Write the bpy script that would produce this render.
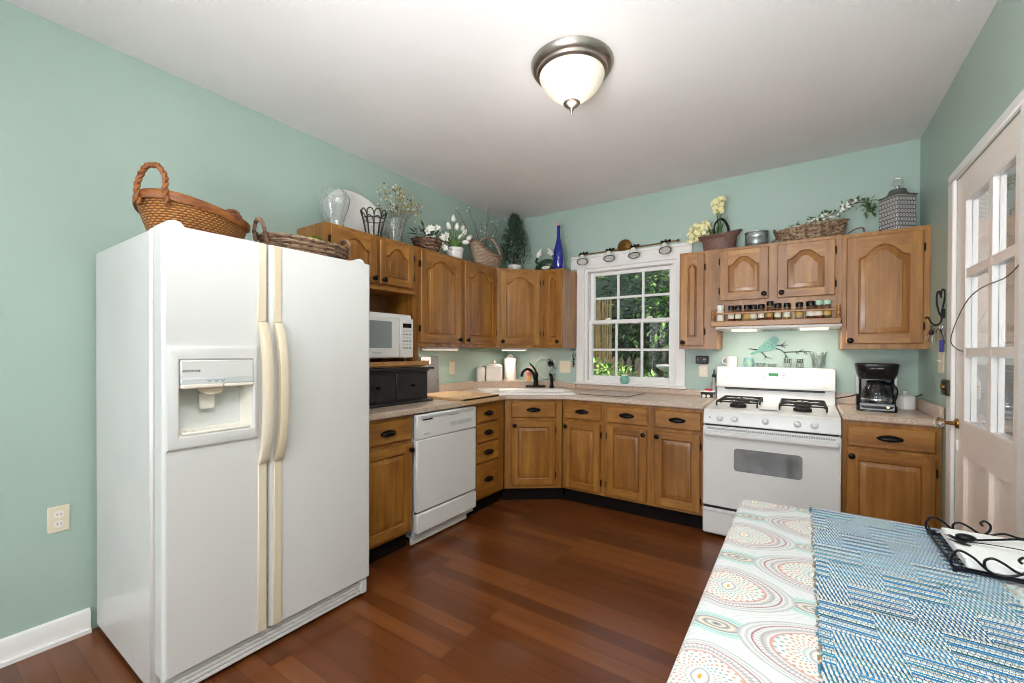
import bpy, bmesh, math, random
from math import radians as R, sin, cos, pi, sqrt, atan2
from mathutils import Vector, Matrix

for _o in list(bpy.data.objects):
    bpy.data.objects.remove(_o)
S = bpy.context.scene
COL = S.collection
random.seed(7)

# ------------------------------------------------------------------ camera
W, H = 3.331, 2.699            # room width and ceiling height; left wall x=0, back wall y=0
YF = -6.3                      # wall behind the camera
cam_d = bpy.data.cameras.new('camera')
cam = bpy.data.objects.new('camera', cam_d); COL.objects.link(cam)
yaw, pit, rol = .5958, -.0063, .0033
fw = Vector((-sin(yaw)*cos(pit), cos(yaw)*cos(pit), sin(pit)))
rt = Vector((cos(yaw), sin(yaw), 0)); up = rt.cross(fw)
r2 = rt*cos(rol) + up*sin(rol); u2 = -rt*sin(rol) + up*cos(rol)
m3 = Matrix((r2, u2, -fw)).transposed()
cam.matrix_world = Matrix.Translation((2.686, -3.8681, 1.2819)) @ m3.to_4x4()
cam_d.sensor_width = 36; cam_d.sensor_fit = 'HORIZONTAL'
cam_d.lens = 426.79*36/1024
cam_d.shift_y = 12.43/1024
cam_d.clip_start = .02
S.camera = cam

# ------------------------------------------------------------------ world, sun, flash, fill lamps, exposure
S.view_settings.view_transform = 'Standard'
S.view_settings.look = 'None'
S.view_settings.gamma = 1
S.view_settings.use_curve_mapping = False
S.view_settings.exposure = 0.78
try: S.cycles.denoising_prefilter = 'FAST'; S.cycles.filter_width = 1.0
except Exception: pass
wd = bpy.data.worlds.new('sky'); S.world = wd; wd.use_nodes = True
bg = wd.node_tree.nodes['Background']
bg.inputs[0].default_value = (.62, .78, 1, 1); bg.inputs[1].default_value = 1.0

S.cycles.caustics_reflective = False; S.cycles.caustics_refractive = True; S.cycles.sample_clamp_indirect = 6
def lamp(name, kind, loc, energy, color=(1, 1, 1), size=.1, size_y=None, direction=None, parent=None, spread=None):
    d = bpy.data.lights.new(name, kind); d.energy = energy; d.color = color
    if kind == 'AREA':
        d.shape = 'RECTANGLE' if size_y else 'DISK'
        d.size = size
        if size_y: d.size_y = size_y
        if spread: d.spread = spread
    elif kind == 'SUN': d.angle = size
    else: d.shadow_soft_size = size
    o = bpy.data.objects.new(name, d); COL.objects.link(o); o.location = loc
    if direction: o.rotation_euler = Vector(direction).to_track_quat('-Z', 'Y').to_euler()
    if parent: o.parent = parent
    return o
lamp('sun', 'SUN', (4, 2, 8), 3.6, (1, .95, .85), R(1), direction=(-.55, .28, -.8))
# added fill lamps at two windows put behind the camera, out of view
lamp('window_fill', 'AREA', (.95, YF-.16, 1.45), 20, (.94, .97, 1), 1.1, 1.5, (0, 1, .12))
lamp('window_fill', 'AREA', (2.45, YF-.16, 1.45), 34, (.94, .97, 1), 1.1, 1.5, (0, 1, .12))
# the photographer's flash, bounced off the ceiling behind the camera
lamp('bounce_flash', 'AREA', (2.25, -4.3, 1.2), 27, (.965, .98, 1), .9, None, (-.06, .85, 1), spread=R(118))

# added soft fill under the ceiling, out of view, with no fixture
lamp('ceiling_fill', 'AREA', (2.45, -3.85, 2.66), 28, (.985, .99, 1), 1.1, 1.1, (-.1, .12, -1))

# ------------------------------------------------------------------ helpers
def lin(c):
    if isinstance(c, str):
        c = [int(c[i:i+2], 16)/255 for i in (0, 2, 4)]
        c = [x/12.92 if x <= .04045 else ((x+.055)/1.055)**2.4 for x in c]
    return (c[0], c[1], c[2], 1)

class NT:
    def __init__(s, name):
        s.m = bpy.data.materials.new(name); s.m.use_nodes = True
        s.t = s.m.node_tree; s.b = s.t.nodes['Principled BSDF']
    def n(s, typ, **kw):
        nd = s.t.nodes.new('ShaderNode'+typ)
        for k, v in kw.items():
            if k == 'inp':
                for i, x in v.items():
                    if isinstance(x, bpy.types.NodeSocket): s.t.links.new(x, nd.inputs[i])
                    else: nd.inputs[i].default_value = x
            else: setattr(nd, k, v)
        return nd
    def l(s, a, b): s.t.links.new(a, b)
    def math(s, op, a, b=0.0, c=None):
        nd = s.n('Math', operation=op, inp={0: a, 1: b})
        if c is not None:
            if isinstance(c, bpy.types.NodeSocket): s.l(c, nd.inputs[2])
            else: nd.inputs[2].default_value = c
        return nd.outputs[0]
    def ramp(s, fac, stops, interp='LINEAR'):
        nd = s.n('ValToRGB'); e = nd.color_ramp; e.interpolation = interp
        while len(e.elements) < len(stops): e.elements.new(.5)
        for el, (p, c) in zip(e.elements, stops):
            el.position = p; el.color = lin(c)
        s.l(fac, nd.inputs[0]); return nd.outputs[0]
    def mix(s, fac, a, b, mode='MIX'):
        nd = s.n('Mix', data_type='RGBA', blend_type=mode)
        for sock, v in ((nd.inputs[0], fac), (nd.inputs[6], a), (nd.inputs[7], b)):
            if isinstance(v, bpy.types.NodeSocket): s.l(v, sock)
            elif sock == nd.inputs[0]: sock.default_value = v
            else: sock.default_value = lin(v)
        return nd.outputs[2]
    def coord(s, scale=(1, 1, 1), rnd=0, kind='Object', rot=(0, 0, 0)):
        tc = s.n('TexCoord'); v = tc.outputs[kind]
        if rnd:
            oi = s.n('ObjectInfo'); k = s.math('MULTIPLY', oi.outputs['Random'], rnd)
            v = s.n('VectorMath', operation='ADD', inp={0: v, 1: k}).outputs[0]
        return s.n('Mapping', inp={0: v, 2: rot, 3: scale}).outputs[0]
    def noise(s, vec, scale, detail=3, rough=.5):
        return s.n('TexNoise', inp={'Vector': vec, 'Scale': scale, 'Detail': detail, 'Roughness': rough}).outputs[0]
    def bump(s, h, strength=.3, dist=.01):
        b = s.n('Bump', inp={'Height': h, 'Strength': strength, 'Distance': dist}); s.l(b.outputs[0], s.b.inputs['Normal'])

def plain(name, c, rough=.5, metal=0, spec=.5, coat=0, emit=None, es=1, trans=0, ior=1.45, alpha=1, sss=0):
    t = NT(name); b = t.b
    b.inputs['Base Color'].default_value = lin(c); b.inputs['Roughness'].default_value = rough
    b.inputs['Metallic'].default_value = metal; b.inputs['Specular IOR Level'].default_value = spec
    b.inputs['Coat Weight'].default_value = coat; b.inputs['Coat Roughness'].default_value = .08
    b.inputs['Transmission Weight'].default_value = trans; b.inputs['IOR'].default_value = ior
    if emit: b.inputs['Emission Color'].default_value = lin(emit); b.inputs['Emission Strength'].default_value = es
    return t.m
def mottled(name, c1, c2, scale=20, rough=.6, detail=4, bump=0, lo=.35, hi=.65, metal=0, stretch=(1, 1, 1)):
    t = NT(name); v = t.coord(stretch, 7); f = t.noise(v, scale, detail)
    t.l(t.ramp(f, [(lo, c1), (hi, c2)]), t.b.inputs['Base Color']); t.b.inputs['Roughness'].default_value = rough
    t.b.inputs['Metallic'].default_value = metal
    if bump: t.bump(f, bump, .01)
    return t.m
def wood(name, dark, mid, light, axis='Z', rough=.38, knots=.5, fine=1.0):
    t = NT(name)
    k = {'X': (.06, 1, 1), 'Y': (1, .06, 1), 'Z': (1, 1, .06)}[axis]
    v = t.coord(k, 9); big = t.coord((1, 1, 1) if axis != 'Z' else (1, 1, .35), 5)
    f1 = t.noise(v, 60*fine, 4, .6); f2 = t.noise(v, 11, 3, .55); f3 = t.noise(big, 6, 3, .6)
    s = t.math('ADD', t.math('MULTIPLY', f1, .28), t.math('ADD', t.math('MULTIPLY', f2, .42), t.math('MULTIPLY', f3, .30*knots*2)))
    t.l(t.ramp(s, [(.36, dark), (.5, mid), (.66, light)]), t.b.inputs['Base Color'])
    t.b.inputs['Roughness'].default_value = rough
    t.b.inputs['Coat Weight'].default_value = .25; t.b.inputs['Coat Roughness'].default_value = .2
    t.bump(f1, .06, .004)
    return t.m
def glass(name, c='ffffff', rough=0.0, ior=1.45):
    return plain(name, c, rough, trans=1, ior=ior)

M = {}
HON = ('784812', '9a6426', 'ba843c')
M['wood_v'] = wood('honey_maple', *HON, 'Z')
M['wood_h'] = wood('honey_maple_rail', *HON, 'X')
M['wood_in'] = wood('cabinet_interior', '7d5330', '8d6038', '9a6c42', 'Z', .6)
M['wood_shelf'] = wood('shelf_wood', 'a8703c', 'b9824a', 'c89358', 'Y')
M['wood_board'] = wood('butcher_block', 'c29868', 'd0a878', 'dcb88a', 'Y', .55)
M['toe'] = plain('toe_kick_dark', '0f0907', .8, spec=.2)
M['bronze'] = plain('oil_rubbed_bronze', '15110f', .35, .6)
M['hinge'] = plain('hinge_metal', '2a1f17', .45, .7)
M['white'] = plain('white_enamel', 'e6e5e2', .22)
M['fridge'] = plain('white_fridge_paint', 'dad9d6', .34)
M['fridge_side'] = mottled('fridge_side_paint', 'd6d3cf', 'dcd9d5', 3, .28)
M['beige_plastic'] = mottled('yellowed_plastic', 'd6c2a4', 'e4d7c0', 4, .4, stretch=(1, 1, .3))
M['gray'] = plain('gray_plastic', '9a9b9c', .4)
M['lightgray'] = plain('light_gray_plastic', 'c6c9ca', .4)
M['black'] = plain('black_plastic', '0b0b0c', .25)
M['blackmat'] = plain('black_matte', '101010', .6)
M['chrome'] = plain('chrome', 'c8c8c8', .15, 1)
M['nickel'] = plain('brushed_nickel', 'a79d95', .32, 1)
M['brass'] = plain('antique_brass', '8a6636', .35, 1)
M['iron'] = plain('wrought_iron', '14141a', .45, .5)
M['glass'] = glass('clear_glass')
M['ceramic'] = plain('white_ceramic', 'f1eeea', .2)
M['cream'] = plain('cream_ceramic', 'efe6dd', .3)
M['ivory'] = plain('ivory_plate', 'e3d8bf', .4)
M['trimwhite'] = plain('white_trim_paint', 'efece8', .35)
M['sash'] = plain('white_sash_paint', 'f1efec', .3)
M['green_disp'] = plain('green_display', '27703f', .4, emit='3fae62', es=.12)
M['red'] = plain('red_plastic', 'c8323c', .4)
M['cobalt'] = plain('cobalt_glass', '141f86', .06, spec=.8, coat=.6)
M['teal'] = mottled('teal_glaze', '79b3a5', '8fc4b4', 15, .25)

class MB:
    def __init__(s): s.v = []; s.f = []; s.m = []
    def add(s, vs, fs, mi=0):
        o = len(s.v); s.v += [tuple(v) for v in vs]
        for f in fs: s.f.append(tuple(i+o for i in f)); s.m.append(mi)
        return s
    def box(s, x0, x1, y0, y1, z0, z1, mi=0):
        return s.add([(x0,y0,z0),(x1,y0,z0),(x1,y1,z0),(x0,y1,z0),(x0,y0,z1),(x1,y0,z1),(x1,y1,z1),(x0,y1,z1)],
                     [(0,3,2,1),(4,5,6,7),(0,1,5,4),(1,2,6,5),(2,3,7,6),(3,0,4,7)], mi)
    def rbox(s, x0, x1, y0, y1, z0, z1, c=.006, mi=0):     # box with chamfered edges
        vs = []; 
        for z, k in ((z0, c), (z0+c, 0), (z1-c, 0), (z1, c)):
            vs += [(x0+k+(c if not k else 0), y0+k, z), (x1-k-(c if not k else 0), y0+k, z), (x1-k, y0+k+(c if not k else 0), z), (x1-k, y1-k-(c if not k else 0), z),
                   (x1-k-(c if not k else 0), y1-k, z), (x0+k+(c if not k else 0), y1-k, z), (x0+k, y1-k-(c if not k else 0), z), (x0+k, y0+k+(c if not k else 0), z)]
        fs = [tuple(range(7, -1, -1)), tuple(range(24, 32))]
        for l in range(3):
            for i in range(8): j = (i+1) % 8; fs.append((l*8+i, l*8+j, l*8+8+j, l*8+8+i))
        return s.add(vs, fs, mi)
    def lathe(s, prof, c=(0, 0, 0), n=20, ax='Z', mi=0, sx=1, sy=1, cap=True):
        vs = []; k = len(prof)
        for r, z in prof:
            for i in range(n):
                a = 2*pi*i/n; x, y = r*cos(a)*sx, r*sin(a)*sy
                p = {'Z': (x, y, z), 'Y': (x, z, y), 'X': (z, x, y)}[ax]
                vs.append((p[0]+c[0], p[1]+c[1], p[2]+c[2]))
        fs = []
        for l in range(k-1):
            for i in range(n): j = (i+1) % n; fs.append((l*n+i, l*n+j, l*n+n+j, l*n+n+i))
        if cap: fs += [tuple(range(n)), tuple(range((k-1)*n, k*n))]
        return s.add(vs, fs, mi)
    def cyl(s, p0, p1, r, r1=None, n=12, mi=0): return s.tube([p0, p1], [r, r if r1 is None else r1], n, mi)
    def tube(s, pts, r, n=8, mi=0, closed=False, flat=1.0):
        P = [Vector(p) for p in pts]; k = len(P)
        rs = r if isinstance(r, (list, tuple)) else [r]*k
        vs = []; prev = None
        for i in range(k):
            a = P[(i-1) % k] if (i or closed) else P[i]; b = P[(i+1) % k] if (i < k-1 or closed) else P[i]
            t = (b-a); t = t.normalized() if t.length > 1e-9 else Vector((0, 0, 1))
            if prev is None:
                q = Vector((0, 0, 1)) if abs(t.z) < .9 else Vector((1, 0, 0))
                nn = (q - t*q.dot(t)).normalized()
            else:
                nn = prev - t*prev.dot(t)
                nn = nn.normalized() if nn.length > 1e-6 else prev
            prev = nn; bb = t.cross(nn)
            for j in range(n):
                th = 2*pi*j/n; vs.append(P[i] + (nn*cos(th)*flat + bb*sin(th))*rs[i])
        fs = []
        for i in range(k if closed else k-1):
            i2 = (i+1) % k
            for j in range(n): j2 = (j+1) % n; fs.append((i*n+j, i*n+j2, i2*n+j2, i2*n+j))
        if not closed: fs += [tuple(range(n-1, -1, -1)), tuple(range((k-1)*n, k*n))]
        return s.add(vs, fs, mi)
    def prism(s, poly, d0, d1, ax='Y', mi=0):             # poly in the two other axes
        f = {'Y': lambda a, b, d: (a, d, b), 'Z': lambda a, b, d: (a, b, d), 'X': lambda a, b, d: (d, a, b)}[ax]
        k = len(poly); vs = [f(a, b, d0) for a, b in poly]+[f(a, b, d1) for a, b in poly]
        return s.add(vs, [tuple(range(k)), tuple(range(2*k-1, k-1, -1))]+[(i, (i+1) % k, k+(i+1) % k, k+i) for i in range(k)], mi)
    def ball(s, c, r, n=10, mi=0, sx=1, sy=1, sz=1):
        m = max(4, n//2); pr = [(r*sin(pi*i/m)+1e-5, -r*sz*cos(pi*i/m)) for i in range(m+1)]
        return s.lathe(pr, c, n, 'Z', mi, sx, sy)
    def leaf(s, p, d, ln, w, mi=0, up=Vector((0, 0, 1))):
        p = Vector(p); d = Vector(d).normalized(); sd = d.cross(up)
        sd = sd.normalized() if sd.length > 1e-4 else Vector((1, 0, 0)); nn = sd.cross(d)
        a = p+d*ln*.5+sd*w/2+nn*w*.12; b = p+d*ln*.5-sd*w/2+nn*w*.12
        return s.add([p, a, p+d*ln-nn*w*.2, b], [(0, 1, 2), (0, 2, 3)], mi)
    def xf(s, mat, i0=0):
        for i in range(i0, len(s.v)): s.v[i] = tuple(mat @ Vector(s.v[i]))
        return s
    def build(s, name, mats, parent=None, loc=(0, 0, 0), rz=0, smooth=True, bevel=0, ang=38):
        me = bpy.data.meshes.new(name); me.from_pydata(s.v, [], s.f)
        for m in (mats if isinstance(mats, (list, tuple)) else [mats]): me.materials.append(M[m] if isinstance(m, str) else m)
        for p, mi in zip(me.polygons, s.m): p.material_index = mi
        bm = bmesh.new(); bm.from_mesh(me); bmesh.ops.recalc_face_normals(bm, faces=bm.faces); bm.to_mesh(me); bm.free()
        if smooth:
            me.polygons.foreach_set('use_smooth', [True]*len(me.polygons)); me.set_sharp_from_angle(angle=R(ang))
        o = bpy.data.objects.new(name, me); COL.objects.link(o); o.location = loc; o.rotation_euler.z = rz
        if parent: o.parent = parent
        if bevel:
            b = o.modifiers.new('bevel', 'BEVEL'); b.width = bevel; b.segments = 2; b.limit_method = 'ANGLE'
        return o

def tag(o, label=None, cat=None, group=None, kind=None):
    if label: o['label'] = label
    if cat: o['category'] = cat
    if group: o['group'] = group
    if kind: o['kind'] = kind
    return o
def thing(name, label, cat, loc=(0, 0, 0), rz=0, group=None):
    o = bpy.data.objects.new(name, None); COL.objects.link(o); o.location = loc; o.rotation_euler.z = rz
    o.empty_display_size = .05
    return tag(o, label, cat, group)
def struct(mb, name, mats, parent=None, **kw):
    o = mb.build(name, mats, parent, **kw)
    if not parent: o['kind'] = 'structure'
    return o
def dup(o, parent=None):
    c = o.copy(); COL.objects.link(c)
    if parent: c.parent = parent
    for ch in list(o.children): dup(ch, c)
    return c
def lettering(txt, size, name, mat, parent, loc, rot, depth=.0004):
    cu = bpy.data.curves.new(name, 'FONT'); cu.body = txt; cu.size = size; cu.extrude = depth; cu.align_x = 'CENTER'; cu.align_y = 'CENTER'
    t = bpy.data.objects.new('txt', cu); COL.objects.link(t)
    dg = bpy.context.evaluated_depsgraph_get(); me = bpy.data.meshes.new_from_object(t.evaluated_get(dg))
    bpy.data.objects.remove(t); me.name = name; me.materials.clear(); me.materials.append(M[mat])
    o = bpy.data.objects.new(name, me); COL.objects.link(o); o.parent = parent; o.location = loc; o.rotation_euler = rot
    return o
def arc(c, r, a0, a1, n, f):      # f maps (cos part, sin part) to 3-D offset
    return [tuple(Vector(c)+Vector(f(r*cos(R(a0+(a1-a0)*i/n)), r*sin(R(a0+(a1-a0)*i/n))))) for i in range(n+1)]
def spline(P, n=6):                # Catmull-Rom through points
    P = [Vector(p) for p in P]; out = []
    for i in range(len(P)-1):
        a, b, c, d = P[max(i-1, 0)], P[i], P[i+1], P[min(i+2, len(P)-1)]
        for k in range(n):
            t = k/n; out.append(.5*((2*b)+(c-a)*t+(2*a-5*b+4*c-d)*t*t+(3*b-a-3*c+d)*t**3))
    return out+[P[-1]]
# ------------------------------------------------------------------ the setting
def wallpaint():
    t = NT('mint_wall_paint'); v = t.coord((1, 1, 1)); f = t.noise(v, 1.1, 3); g = t.noise(v, 9, 4)
    c = t.ramp(f, [(.3, 'a4b9ad'), (.7, 'acc0b5')]); t.l(c, t.b.inputs['Base Color'])
    t.b.inputs['Roughness'].default_value = .42
    t.bump(g, .08, .02); return t.m
M['mint'] = wallpaint()
M['ceil'] = mottled('ceiling_paint', 'e0dcda', 'e5e1df', 2, .8)
def floormat():
    t = NT('reddish_plank_floor'); tc = t.n('TexCoord'); v = tc.outputs['Object']
    br = t.n('TexBrick', offset=.37, offset_frequency=2, squash=1, inp={'Vector': v, 'Color1': (0, 0, 0, 1), 'Color2': (1, 1, 1, 1), 'Mortar': (.5, .5, .5, 1),
             'Scale': 1, 'Mortar Size': .001, 'Mortar Smooth': .2, 'Bias': 0, 'Brick Width': 1.45, 'Row Height': .083})
    tone = t.math('MULTIPLY', br.outputs['Color'], 1.0)
    off = t.n('VectorMath', operation='ADD', inp={0: v, 1: t.math('MULTIPLY', br.outputs['Color'], 13.0)}).outputs[0]
    mp = t.n('Mapping', inp={0: off, 3: (.05, 1, 1)}).outputs[0]
    g = t.noise(mp, 24, 2, .5); g2 = t.noise(mp, 9, 3, .6)
    s = t.math('ADD', t.math('MULTIPLY', tone, .40), t.math('ADD', t.math('MULTIPLY', g, .46), t.math('MULTIPLY', g2, .18)))
    col = t.ramp(s, [(.25, '52290f'), (.5, '683618'), (.72, '784420'), (.95, '875128')])
    col = t.mix(br.outputs['Fac'], col, '241008')
    t.l(col, t.b.inputs['Base Color'])
    wear = t.noise(t.coord((1, 1, 1)), 2.2, 4)
    t.b.inputs['Roughness'].default_value = .28
    return t.m
M['floor'] = floormat()
T = .12
o = struct(MB().box(-T, W+T, YF-T, T, -.06, 0), 'floor', 'floor')
o = struct(MB().box(-T, W+T, YF-T, T, H, H+.1), 'ceiling', 'ceil')
struct(MB().box(-T, 0, YF-T, T, 0, H), 'wall_left', 'mint')
# back wall with the window opening
wx0, wx1, wz0, wz1 = .925, 1.785, .985, 2.085
m = MB().box(0, wx0, 0, T, 0, H).box(wx1, W, 0, T, 0, H).box(wx0, wx1, 0, T, 0, wz0).box(wx0, wx1, 0, T, wz1, H)
struct(m, 'wall_back', 'mint')
# right wall with the door opening
dy0, dy1, dz1 = -1.635, -.835, 2.15
m = MB().box(W, W+T, dy1, T, 0, H).box(W, W+T, YF-T, dy0, 0, H).box(W, W+T, dy0, dy1, dz1, H)
struct(m, 'wall_right', 'mint')
# wall behind the camera with two window openings
m = MB().box(0, W, YF-T, YF, 0, .7).box(0, W, YF-T, YF, 2.2, H)
for a, b in ((0, .4), (1.5, 1.9), (3.0, W)): m.box(a, b, YF-T, YF, .7, 2.2)
struct(m, 'wall_front', 'mint')
def baseb(mb, name): struct(mb, name, 'trimwhite')
m = MB().prism([(0, 0), (.016, 0), (.016, .085), (.012, .1), (.0, .108)], -5, -5.001, 'Y')
m = MB(); m.add([(0,YF,0),(.018,YF,0),(.018,YF,.075),(.012,YF,.098),(0,YF,.105),(0,-3.34,0),(.018,-3.34,0),(.018,-3.34,.075),(.012,-3.34,.098),(0,-3.34,.105)],
    [(0,1,2,3,4),(9,8,7,6,5),(1,6,7,2),(2,7,8,3),(3,8,9,4),(0,5,6,1)])
m.box(.018, .03, YF, -3.34, 0, .018)
baseb(m, 'baseboard_left')
baseb(MB().box(W-.018, W, YF, -1.75, 0, .1).box(W-.018, W, -.72, -.66, 0, .1), 'baseboard_right')
# ---- kitchen window
def bx(b): return MB().box(*b)
m = MB()
m.rbox(.845, .925, -.022, 0, .985, 2.165, .004).rbox(1.785, 1.865, -.022, 0, .985, 2.165, .004)     # casing legs
m.rbox(.80, 1.905, -.024, 0, 2.085, 2.20, .004)                                                    # head casing
m.rbox(.787, 1.918, -.04, 0, 2.185, 2.212, .004)
m.box(.787, .80, -.03, 0, 2.04, 2.19).box(1.905, 1.918, -.03, 0, 2.04, 2.19)
win = struct(m, 'window_1', 'trimwhite')
m = MB().box(wx0, wx0+.03, -.002, T, wz0, wz1).box(wx1-.03, wx1, -.002, T, wz0, wz1).box(wx0+.03, wx1-.03, -.002, T, wz1-.03, wz1).box(wx0+.03, wx1-.03, -.002, T, wz0, wz0+.02)
struct(m, 'jamb', 'trimwhite', win)
def sash(x0, x1, y, z0, z1, st, bt, tp, name):
    m = MB().rbox(x0, x0+st, y, y+.035, z0, z1, .004).rbox(x1-st, x1, y, y+.035, z0, z1, .004)
    m.rbox(x0+st-.002, x1-st+.002, y, y+.035, z0, z0+bt, .004).rbox(x0+st-.002, x1-st+.002, y, y+.035, z1-tp, z1, .004)
    a, b, c, d = x0+st, x1-st, z0+bt, z1-tp
    for k in (1, 2):
        xx = a+(b-a)*k/3; m.rbox(xx-.011, xx+.011, y+.006, y+.03, c-.002, d+.002, .004)
    zz = (c+d)/2; m.rbox(a-.002, b+.002, y+.005, y+.031, zz-.011, zz+.011, .004)
    o = struct(m, name, 'sash', win)
    struct(MB().box(a, b, y+.016, y+.019, c, d), 'pane', 'glass', o)
    return o
sash(.957, 1.753, .062, 1.545, 2.053, .042, .035, .035, 'upper_sash')
sash(.957, 1.753, .024, 1.005, 1.585, .036, .045, .036, 'lower_sash')
m = MB()
for xx in (1.16, 1.55): m.rbox(xx-.028, xx+.028, .012, .03, 1.583, 1.596, .003).box(xx-.012, xx+.018, .014, .024, 1.594, 1.604)
m.build('sash_lock', 'trimwhite', win)
struct(MB().rbox(.835, 1.875, -.05, .0, .965, .985, .004), 'window_sill', 'trimwhite', win)
# unseen windows added behind the camera for the fill lamps (only their frames)
for i, a in enumerate((.4, 1.9)):
    m = MB(); 
    for q in ((a, a+.05), (a+1.05, a+1.1), (a+.53, a+.57)): m.box(q[0], q[1], YF-.08, YF+.0, .7, 2.2)
    for q in ((.7, .76), (1.42, 1.48), (2.14, 2.2)): m.box(a, a+1.1, YF-.08, YF, *q)
    for q in ((a-.08, a), (a+1.1, a+1.18)): m.box(q[0], q[1], YF, YF+.02, .62, 2.28)
    m.box(a, a+1.1, YF, YF+.02, 2.2, 2.28).box(a, a+1.1, YF, YF+.02, .62, .7)
    struct(m, 'window_%d' % (i+2), 'trimwhite')
# ---- door on the right wall
m = MB().rbox(W-.018, W, -.835, -.752, 0, 2.15, .004).rbox(W-.018, W, -1.72, -1.635, 0, 2.15, .004).rbox(W-.018, W, -1.72, -.752, 2.15, 2.195, .004)
m.box(W, W+T, -.8365, -.835, 0, 2.15)
struct(m, 'trim_1', 'trimwhite')
M['doorpaint'] = mottled('pinkish_door_paint', 'f2e2d7', 'f5e8df', 3, .35)
M['doorglass'] = glass('door_glass', 'ffffff', 0, 1.75)
yl, yr = -1.632, -.838                                     # hinge side, latch side
cols = [(-1.27, -.967), (-1.54, -1.302)]; 
rows = [(.951, 1.268), (1.30, 1.645), (1.677, 2.01)]
X0, X1 = W+.0, W+.045
m = MB()
m.box(X0, X1, -.967, yr, .01, 2.146).box(X0, X1, yl, -1.54, .01, 2.146)                 # stiles
m.box(X0, X1, -1.54, -.967, 2.01, 2.146).box(X0, X1, -1.54, -.967, .79, .951).box(X0, X1, -1.54, -.967, .01, .22)
m.box(X0, X1, -1.302, -1.27, .22, .79).box(X0+.002, X1-.002, -1.302, -1.27, .951, 2.01)
for z0, z1 in ((1.268, 1.30), (1.645, 1.677)): m.box(X0+.003, X1-.003, -1.54, -.967, z0, z1)
m.box(X0+.016, X0+.026, -1.54, -.967, .22, .79)                                       # recessed panels
door = struct(m, 'door_1', 'doorpaint')
m = MB()
for a, b in cols:
    for z0, z1 in rows:
        for q in (0, 1):                                                             # sticking around each pane
            x, x2 = (X0+.002, X0+.0205) if q == 0 else (X0+.0255, X0+.044)
            m.box(x, x2, a, a+.005, z0, z1).box(x, x2, b-.005, b, z0, z1).box(x, x2, a, b, z0, z0+.005).box(x, x2, a, b, z1-.005, z1)
m.build('glazing_bead', 'sash', door)
for a, b in cols:
    for z0, z1 in rows: struct(MB().box(X0+.021, X0+.025, a, b, z0, z1), 'pane', 'doorglass', door)
m = MB().rbox(W-.036, W+.0, -.825, -.735, 1.062, 1.142, .006); lk = m.build('rim_lock', M['brass_dark'] if 'brass_dark' in M else plain('dark_bronze_lock', '4a433b', .4, .8), door)
MB().lathe([(.014, 0), (.014, -.012), (.006, -.014)], (W-.036, -.80, 1.105), 14, 'X').build('thumb_turn', 'brass', lk)
m = MB().lathe([(.026, 0), (.024, -.008), (.011, -.012), (.009, -.04), (.013, -.046), (.013, -.05)], (W, -.872, .93), 18, 'X')
kb = m.build('knob_rose', 'brass', door)
MB().lathe([(.012, -.048), (.021, -.054), (.027, -.066), (.027, -.076), (.02, -.086), (.006, -.089)], (W, -.872, .93), 12, 'X').build('glass_knob', 'glass', kb, ang=10)
m = MB().prism([(-.886, .80), (-.872, .795), (-.862, .81), (-.864, .845), (-.878, .85)], W-.006, W, 'X'); m.build('keyhole_cover', 'trimwhite', door)
for zc in (1.145, 1.945, .35):
    m = MB()
    for k in range(5): m.cyl((W-.007, -1.632, zc-.05+k*.0205), (W-.007, -1.632, zc-.0315+k*.0205), .0075, n=10)
    m.box(W-.003, W, -1.632, -1.60, zc-.05, zc+.05)
    m.build('hinge', 'trimwhite', door)
# hallway beyond the door
M['porch'] = mottled('hall_paint', 'cfc9c2', 'd6d1ca', 4, .7)
struct(MB().box(W+T+1.1, W+T+1.2, -3.2, .4, 0, 2.6).box(W+T, W+T+1.2, .3, .4, 0, 2.6).box(W+T, W+T+1.2, -3.3, -3.2, 0, 2.6), 'wall_hallway', 'porch')
struct(MB().box(W+T, W+T+1.2, -3.3, .4, 2.5, 2.6), 'ceiling_hallway', 'ceil')
lamp('hallway_daylight', 'AREA', (W+T+.5, -3.1, 1.5), 16, (.97, .98, 1), .8, 1.6, (-.25, 1, 0))
struct(MB().box(W+T, W+T+1.2, -3.3, .4, -.06, 0), 'floor_hallway', 'floor')

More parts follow.
